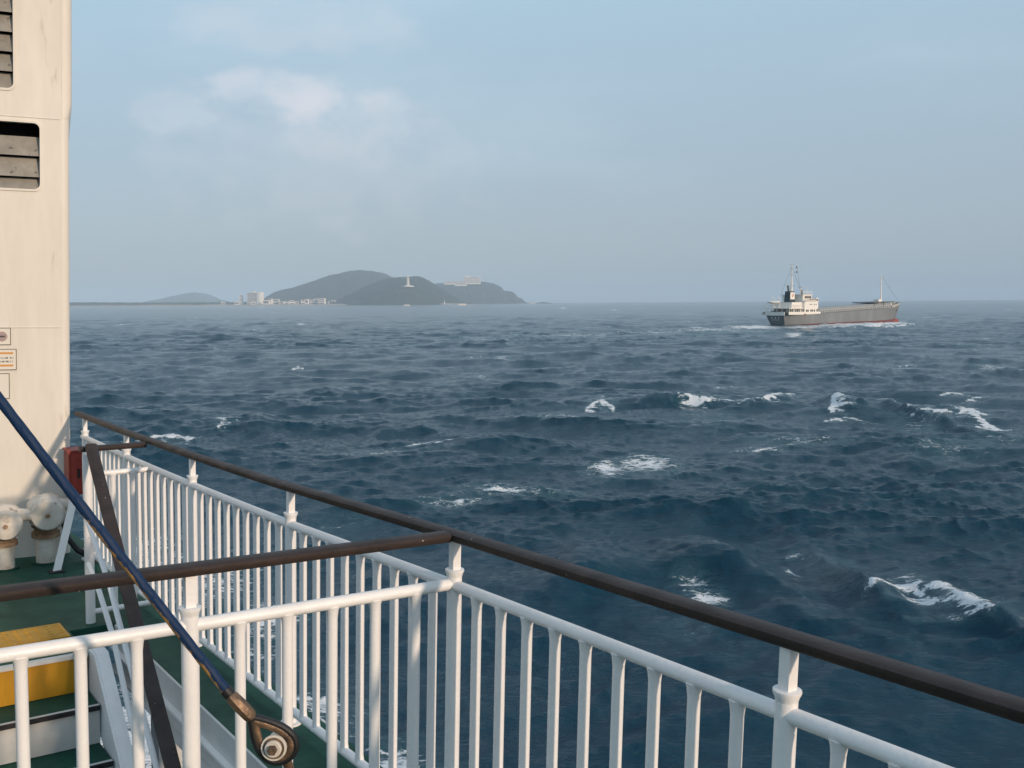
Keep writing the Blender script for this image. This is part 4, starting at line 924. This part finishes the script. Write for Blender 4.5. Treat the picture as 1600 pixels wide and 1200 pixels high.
# vents
for (a0, a1, b0, b1), ys in ((holes[0], (205, 238, 270)), (holes[1], (47 - 31, 47, 78, 108))):
    fr = MB(); o_ = rrect(a0 - .012, a1 + .012, b0 - .012, b1 + .012, .055); i_ = rrect(a0 + .004, a1 - .004, b0 + .004, b1 - .004, .042); n_ = len(o_)
    vs = [TB(x, y, .008) for x, y in o_] + [TB(x, y, .008) for x, y in i_] + [TB(x, y, -.05) for x, y in i_] + [TB(x, y, .001) for x, y in o_]
    fr.add(vs, [(i, (i + 1) % n_, (i + 1) % n_ + n_, i + n_) for i in range(n_)] + [(i + n_, (i + 1) % n_ + n_, (i + 1) % n_ + 2 * n_, i + 2 * n_) for i in range(n_)] + [(i + 3 * n_, (i + 1) % n_ + 3 * n_, (i + 1) % n_, i) for i in range(n_)], True)
    frm = fr.build('vent_frame', M['wall'], tw)
    px_ = 60 if a0 == v2r else 18
    tops = [face_px(px_, y + (8 if a0 == v2r else 4))[1] for y in ys]; pitch = tops[0] - tops[1]
    if a0 != v2r: tops = [tops[0] + pitch * k for k in range(6, 0, -1)] + tops
    for tp in tops:
        if tp > b1 + .2: continue
        mb = MB(); lo = tp - pitch * .93
        lo = max(lo, b0 + .005)
        # blade slopes outwards and down
        vs = [TB(a0 + .003, tp, -.062), TB(a1 - .003, tp, -.062), TB(a1 - .003, lo, -.012), TB(a0 + .003, lo, -.012)]
        vs += [v - _n0 * .006 for v in vs]
        mb.add(vs, [(0, 1, 2, 3), (7, 6, 5, 4), (0, 4, 5, 1), (3, 2, 6, 7), (0, 3, 7, 4), (1, 5, 6, 2)]); mb.build('slat', M['slat'] if a0 == v2r else M['oldslat'] if 'oldslat' in M else M['slat'], sub(frm, tw))
# notice plates on the casing
def notice(name, label, x1, y0, y1, wd):
    a1, b1 = face_px(x1, y0); _, b0 = face_px(x1, y1)
    t = thing(name, label, 'sign', TB(a1 + wd / 2, b0, .004))
    mb = MB(); tbox(mb, a1, a1 + wd, b0, b1, .002, .007); mb.build('plate', M['sign'], t)
    mb = MB()
    for q in ((a1 - .004, a1, b0 - .004, b1 + .004), (a1 + wd, a1 + wd + .004, b0 - .004, b1 + .004), (a1, a1 + wd, b0 - .004, b0), (a1, a1 + wd, b1, b1 + .004)): tbox(mb, *q, .002, .009)
    mb.build('border', M['ink'], t)
    return t, a1, b0, b1
t, a1, b0, b1 = notice('notice_plate', 'topmost small square plate with a round mark on the cream casing', 16, 513, 538, .13)
cc = TB(a1 + .055, (b0 + b1) / 2, .0085); MB().tube([cc, cc + _n0 * .003], .036, 20).build('disc', mat('sign_mauve', (.36, .27, .26), .5), t)
mb = MB(); mb.box(cc + _n0 * .0045, _t0 * .020, UP * .006, _n0 * .001); mb.build('mark', M['ink'], t)
t, a1, b0, b1 = notice('notice_plate', 'middle cream plate with two orange bars and two lines of writing', 25, 546, 577, .20)
for fr_ in (.82, .20):
    h_ = b0 + (b1 - b0) * fr_; mb = MB(); tbox(mb, a1 + .018, a1 + .19, h_ - .007, h_ + .007, .0074, .0084); mb.build('orange_bar', M['orange'], t)
random.seed(3)
for fr_ in (.58, .40):
    h_ = b0 + (b1 - b0) * fr_; mb = MB()
    for k in range(13):
        if random.random() < .12: continue
        x = a1 + .022 + .0125 * k; hh = .0055
        for sgm in random.sample([(0, .0035, 0, .0075), (-.004, .001, 0, .0075), (.004, .001, 0, .0065), (0, .003, .004, .001), (0, .0035, -.005, .001)], 3):
            c = TB(x + sgm[0], h_ + (sgm[2] if sgm[3] < .005 else 0), .0078)
            mb.box(c, _t0 * max(sgm[1], .0008), UP * min(sgm[3], hh), _n0 * .0004)
    mb.build('lettering', M['ink'], t)
notice('notice_plate', 'lowest blank white plate on the casing, just above the blue rope', 14, 584, 622, .12)

# ------------------------------------------------------------------ tank vents
def air_pipe(g, l, label, sc=1.):
    b = K(g, l, 0); t = thing('tank_vent', label, 'vent pipe', b, 'mushroom tank vents at the foot of the casing')
    MB().tube([b, b + UP * .20 * sc], .072 * sc, 20).build('pipe', M['oldwhite'], t)
    MB().tube([b, b + UP * .014], .105 * sc, 20).build('foot_flange', M['green'], t)
    MB().tube([b + UP * .20 * sc, b + UP * .235 * sc], .098 * sc, 20).build('flange', M['rust'], t)
    MB().tube([b + UP * .237 * sc, b + UP * .26 * sc, b + UP * .285 * sc], [.092 * sc, .075 * sc, .10 * sc], 20).build('neck', M['rust'], t)
    rt = -LV * .92 - g0 * .2; rt /= np.linalg.norm(rt)
    c = b + UP * .385 * sc
    MB().tube([c - rt * .02 - UP * .1, c - rt * .01 - UP * .06, c + UP * .0, c + UP * .075, c + UP * .115, c + UP * .135], [.085 * sc, .115 * sc, .128 * sc, .12 * sc, .085 * sc, .01], 22).build('head', M['oldwhite'], t)
    nf = -g0 * .97 + LV * .2; nf /= np.linalg.norm(nf)
    MB().tube([c - nf * .12 + rt * .02, c + nf * .115 + rt * .02, c + nf * .135 + rt * .02, c + nf * .142 + rt * .02], [.12 * sc, .12 * sc, .105 * sc, .02], 24).build('float_chamber', M['oldwhite'], t)
    MB().tube([c + nf * .14 + rt * .02, c + nf * .155 + rt * .02], .016, 8).build('bolt', M['rust'], t)
    MB().tube([c + rt * .08 + UP * .05, c + rt * .15 + UP * .045, c + rt * .19 + UP * .03], [.05, .045, .03], 12).build('outlet', M['oldwhite'], t)
    return t
air_pipe(4.0, .275, 'white mushroom tank vent with rusty flange, right one of the pair by the casing', 1.0)
air_pipe(3.95, .56, 'white tank vent cut by the left picture edge, lower and left of its twin', .9)
# red hose box at the corner of the casing
c = K(4.11, -.03, .655)
t = thing('fire_hose_box', 'dark red steel hose box between the casing corner and the white railing', 'hose box', c)
ex = LV * .13; ey = g0 * .08; ez = UP * .165
MB().box(c, ex, ey, ez).build('body', M['red'], t)
MB().box(c + UP * .170, ex * 1.08, ey * 1.1, UP * .006).build('lid', M['red'], t)
MB().box(c - g0 * .084, ex * .86, g0 * .004, ez * .86).build('door', M['red'], t)
MB().box(c - g0 * .094 + LV * .06, LV * .008, g0 * .006, UP * .035).build('handle', M['rubber'], t)
MB().tube([K(4.11, -.085, .0), K(4.11, -.085, .5)], .018, 10).build('stand', M['white'], t)
# flat brace
t = thing('brace_bar', 'white flat steel brace leaning from the green deck up to the red box', 'brace', K(3.62, .27, 0))
pa = K(3.62, .275, 0); pb = K(3.85, .10, .50)
MB().prof([pa, pb], [(-.026, -.005), (.026, -.005), (.026, .005), (-.026, .005)], -g0).build('bar', M['white'], t)
MB().box(pa + UP * .006, LV * .05, g0 * .04, UP * .006).build('foot_pad', M['rubber'], t)
# black hose hanging by the casing corner
pts = [K(4.05, .14 - .05 * math.cos(q), .42 - .42 * q / 3.0) if q < 3 else None for q in np.linspace(0, 2.9, 9)]
t = MB().tube([K(4.05, .16, .45), K(4.02, .15, .3), K(4.0, .12, .16), K(3.97, .06, .07), K(3.9, .0, .03), K(3.75, -.03, .025)], .022, 10).build('drain_hose', M['rubber'], loc=K(4.0, .1, 0))
tag(t, 'black rubber hose curving down from the casing corner onto the deck', 'hose')

# ------------------------------------------------------------------ blue wire stay with thimble
def stay():
    a = at(-330, 185, 2.05); b = at(357, 1083, 2.22)
    t = thing('wire_stay', 'blue sheathed wire rope stretched diagonally with a greased metal eye at its end', 'rope', b)
    d = (b - a); ln = np.linalg.norm(d); d /= ln; view = FWD
    x = np.cross(d, view); x /= np.linalg.norm(x); y = np.cross(d, x)
    down = -CU - CR * .3; 
    K_ = 340; n = 24; vs = []; wear = []
    for i in range(K_):
        s = ln * i / (K_ - 1); p = a + d * s + CU * (-.012 * math.sin(math.pi * i / (K_ - 1)))
        for j in range(n):
            q = 2 * math.pi * j / n; r_ = .0106 + .0005 * math.cos(8 * q - s * 2 * math.pi / .09)
            o_ = x * math.cos(q) + y * math.sin(q); vs.append(p + o_ * r_)
            bare = min(max((s / ln - .60) / .08, 0), 1)
            wear.append((.15 + .62 * max(0, np.dot(o_, down / np.linalg.norm(down))) ** .8) * bare)
    fs = [(i * n + j, i * n + (j + 1) % n, (i + 1) * n + (j + 1) % n, (i + 1) * n + j) for i in range(K_ - 1) for j in range(n)]
    mb = MB(); mb.add(vs, fs, True); o = mb.build('rope', M['rope'], t)
    at_ = o.data.attributes.new('wear', 'FLOAT', 'POINT'); at_.data.foreach_set('value', np.array(wear, np.float32))
    # plastic end and ferrule
    e = at(394, 1122, 2.235); dd = e - b; L2 = np.linalg.norm(dd); dd /= L2
    MB().tube([b - dd * .012, b, b + dd * .006], [.0125, .0135, .0125], 16).build('tape_end', M['rubber'], t)
    MB().tube([b + dd * .004, b + dd * .012, b + dd * (L2 * .5), b + dd * (L2 - .008), b + dd * L2], [.0135, .0175, .0195, .018, .0135], 8, flat=.85).build('ferrule', M['brass'], t)
    # eye
    c0 = e; ax = dd; sx = np.cross(dd, view); sx /= np.linalg.norm(sx)
    if sx.dot(CR) < 0: sx = -sx
    def loop(ra, rb, off, n=28):
        pts = []
        for k in range(n):
            q = 2 * math.pi * k / n
            uu = (1 - math.cos(q)) / 2; wv = math.sin(q) * (uu ** .55)
            pts.append(c0 + ax * (off + ra * uu) + sx * rb * wv)
        return pts
    MB().tube(loop(.128, .052, -.004), .0085, 10, closed=True).build('rope_loop', M['rubber'], t)
    MB().tube([p - view * .002 for p in loop(.108, .040, .008)], .0075, 10, closed=True, flat=1.3).build('thimble', M['brass'], t)
    # shackle pin through the eye
    cp = c0 + ax * .082 - sx * .004; nv_ = -FWD + CR * .0
    nv_ = nv_ / np.linalg.norm(nv_)
    pin = MB().tube([cp - nv_ * .03, cp + nv_ * .012, cp + nv_ * .0125, cp + nv_ * .018, cp + nv_ * .0185, cp + nv_ * .026, cp + nv_ * .028], [.0225, .0225, .028, .028, .0185, .0185, .0165], 22).build('shackle_pin', M['oldwhite'], t)
    MB().tube([cp + nv_ * .028, cp + nv_ * .036, cp + nv_ * .038], [.011, .011, .009], 6).build('bolt', M['brass'], t)
    MB().tube([cp + nv_ * .014 + sx * 0, cp + nv_ * .0195], .0235, 22).build('washer', M['brass'], t)
    foot = K(-1.75, .42, .02)
    q1 = cp + (foot - cp) * .12
    MB().tube([cp + sx * .012, q1], .011, 12).build('turnbuckle_fork', M['brass'], t)
    MB().tube([q1, cp + (foot - cp) * .5], .014, 12).build('turnbuckle_body', M['brass'], t)
    MB().tube([cp + (foot - cp) * .5, foot], .008, 10).build('turnbuckle_rod', M['brass'], t)
    MB().box(foot, g0 * .03, LV * .008, UP * .03).build('pad_eye', M['white'], t)
stay()

# ------------------------------------------------------------------ haze
HAZE = True
if HAZE:
    Rz = 30500.
    mb = MB(); mb.boxpts([(-Rz, -Rz, -4), (Rz, -Rz, -4), (Rz, Rz, -4), (-Rz, Rz, -4), (-Rz, -Rz, 240), (Rz, -Rz, 240), (Rz, Rz, 240), (-Rz, Rz, 240)])
    hm = bpy.data.materials.new('haze'); hm.use_nodes = True; n = hm.node_tree.nodes; l = hm.node_tree.links
    for q in list(n): n.remove(q)
    ou = n.new('ShaderNodeOutputMaterial'); v = n.new('ShaderNodeVolumePrincipled'); l.new(v.outputs[0], ou.inputs['Volume'])
    v.inputs['Color'].default_value = (.66, .84, 1., 1); v.inputs['Density'].default_value = 1.1e-4; v.inputs['Anisotropy'].default_value = -.15
    o = mb.build('haze', hm); o['kind'] = 'stuff'
for o in bpy.data.objects:
    if '_loc' in o: del o['_loc']
